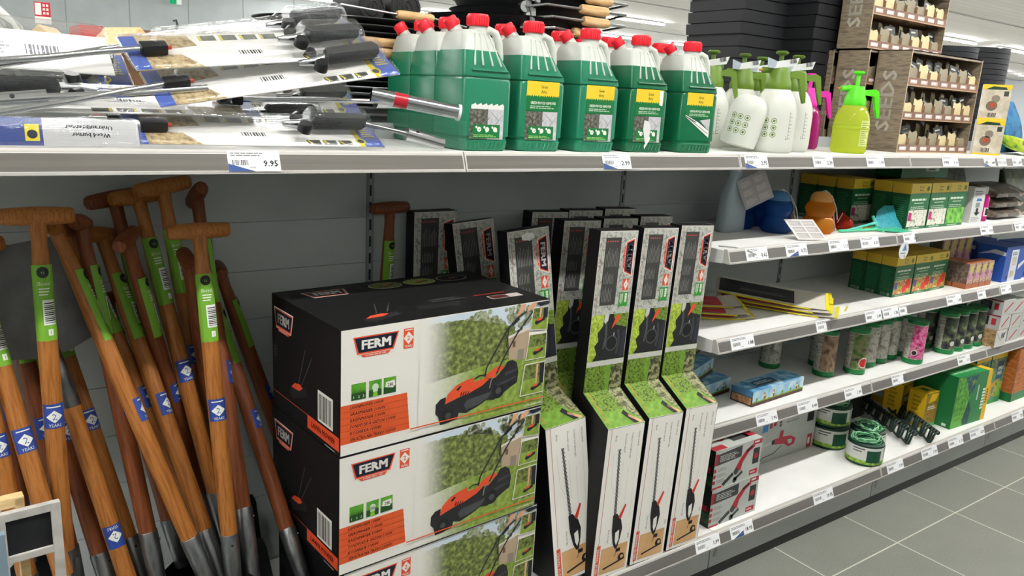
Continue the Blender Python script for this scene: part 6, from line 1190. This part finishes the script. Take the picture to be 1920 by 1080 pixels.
print_carton('lawn_seed_carton', 'big green lawn seed carton with a yellow right edge', 'carton', .30, .20, .255, (2.685, -.045, S5), -3, body=LAWNC, front=lawn_front, side=lambda p, w, h: (p.rect(0, 0, w, h, K('#0c6a34'), 1), p.rect(w*.8, h*.03, w*.1, h*.05, WHITE, 2)), top=lambda p, w, d: (p.rect(0, 0, w*.86, d, K('#15803f'), 1), p.rect(w*.86, 0, w*.14, d, YB, 2), p.lines(w*.05, d*.1, w*.75, d*.7, 3, K('#7fc08c'), 3, .6, 4)))
def ys_front(p, w, h): p.rect(0, 0, w, h, N('yellow_flower_print', ['#4a5a22', '#8a7a2a', '#a8783a', '#5d3f2a'], 40, .5), 1); p.poly([(w*.2, h*.7), (w*.75, h*.75), (w*.95, h*.95), (w*.4, h*.97)], YB, 2); p.lines(w*.2, h*.5, w*.7, h*.12, 2, WHITE, 3, .6); p.rect(0, 0, w, h*.10, K('#4fae6a'), 2)
def ys_side(p, w, h): p.rect(0, 0, w, h, YB, 1); p.lines(w*.25, h*.3, w*.5, h*.6, 5, K('#b08a14'), 2, .5); p.rect(w*.1, h*.1, w*.6, h*.12, K('#e0ddd0'), 2)
ysb = print_carton('fertiliser_carton', 'small yellow fertiliser carton standing before the big green carton', 'carton', .10, .085, .168, (2.578, .03, S5), -4, body=YB, front=ys_front, side=ys_side, top=lambda p, w, d: p.rect(w*.35, d*.3, w*.35, d*.45, GRN, 1), group='yellow fertiliser cartons')
dup(ysb, (2.585, .145, S5), (0, 0, R(3)), 'small yellow fertiliser carton behind the front one')
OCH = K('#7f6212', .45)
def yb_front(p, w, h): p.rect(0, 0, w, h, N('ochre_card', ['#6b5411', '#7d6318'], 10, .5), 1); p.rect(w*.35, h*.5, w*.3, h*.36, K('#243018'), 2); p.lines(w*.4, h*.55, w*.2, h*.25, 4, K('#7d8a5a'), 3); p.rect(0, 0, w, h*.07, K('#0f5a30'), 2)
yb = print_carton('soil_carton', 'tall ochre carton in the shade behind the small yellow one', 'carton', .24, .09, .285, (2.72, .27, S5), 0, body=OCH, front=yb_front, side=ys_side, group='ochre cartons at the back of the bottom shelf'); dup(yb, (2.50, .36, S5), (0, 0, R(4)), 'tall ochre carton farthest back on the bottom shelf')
COMP = N('compost_print', ['#1f3f2a', '#c9a52a', '#2f6f7a', '#6f9a3a', '#143a4a'], 16, .45, detail=3)
def co_front(p, w, h): p.rect(0, 0, w, h, COMP, 1); p.rect(w*.45, h*.45, w*.4, h*.34, K('#1f4f6a'), 2); p.text('COMPOST', w*.5, h*.62, .020, WHITE, 3, .03, w=w*.34); p.text('MAKER', w*.52, h*.53, .020, WHITE, 3, .03, w=w*.28); p.rect(w*.1, h*.1, w*.22, h*.3, K('#d9921f'), 2); p.poly([(w*.6, h*.1), (w*.9, h*.12), (w*.85, h*.4), (w*.65, h*.38)], K('#7fb33a'), 2); p.rect(0, 0, w, h*.08, K('#1f8a4c'), 3); p.rect(0, h*.85, w, h*.15, YB, 2)
co = print_carton('compost_carton', 'colourful compost carton right of the big green carton, left one of two', 'carton', .155, .14, .285, (3.02, .03, S5), 0, body=GRN, front=co_front, group='compost cartons on the bottom shelf'); dup(co, (3.18, .028, S5), (0, 0, R(-2)), 'colourful compost carton, right one of two')
def or_front(p, w, h): p.rect(0, 0, w, h, N('bark_orange', ['#8a4a1c', '#b0642a', '#c47a3a'], 26, .5, stretch=(1, 1, 3)), 1); p.rect(0, 0, w, h*.16, GRN, 2); p.rect(0, 0, w*.03, h, K('#5d2f14'), 2)
og = print_carton('bark_carton', 'orange brown carton with a green foot at the right end of the bottom shelf', 'carton', .22, .16, .285, (3.36, -.02, S5), 0, body=K('#9a5522', .5), front=or_front, side=or_front)
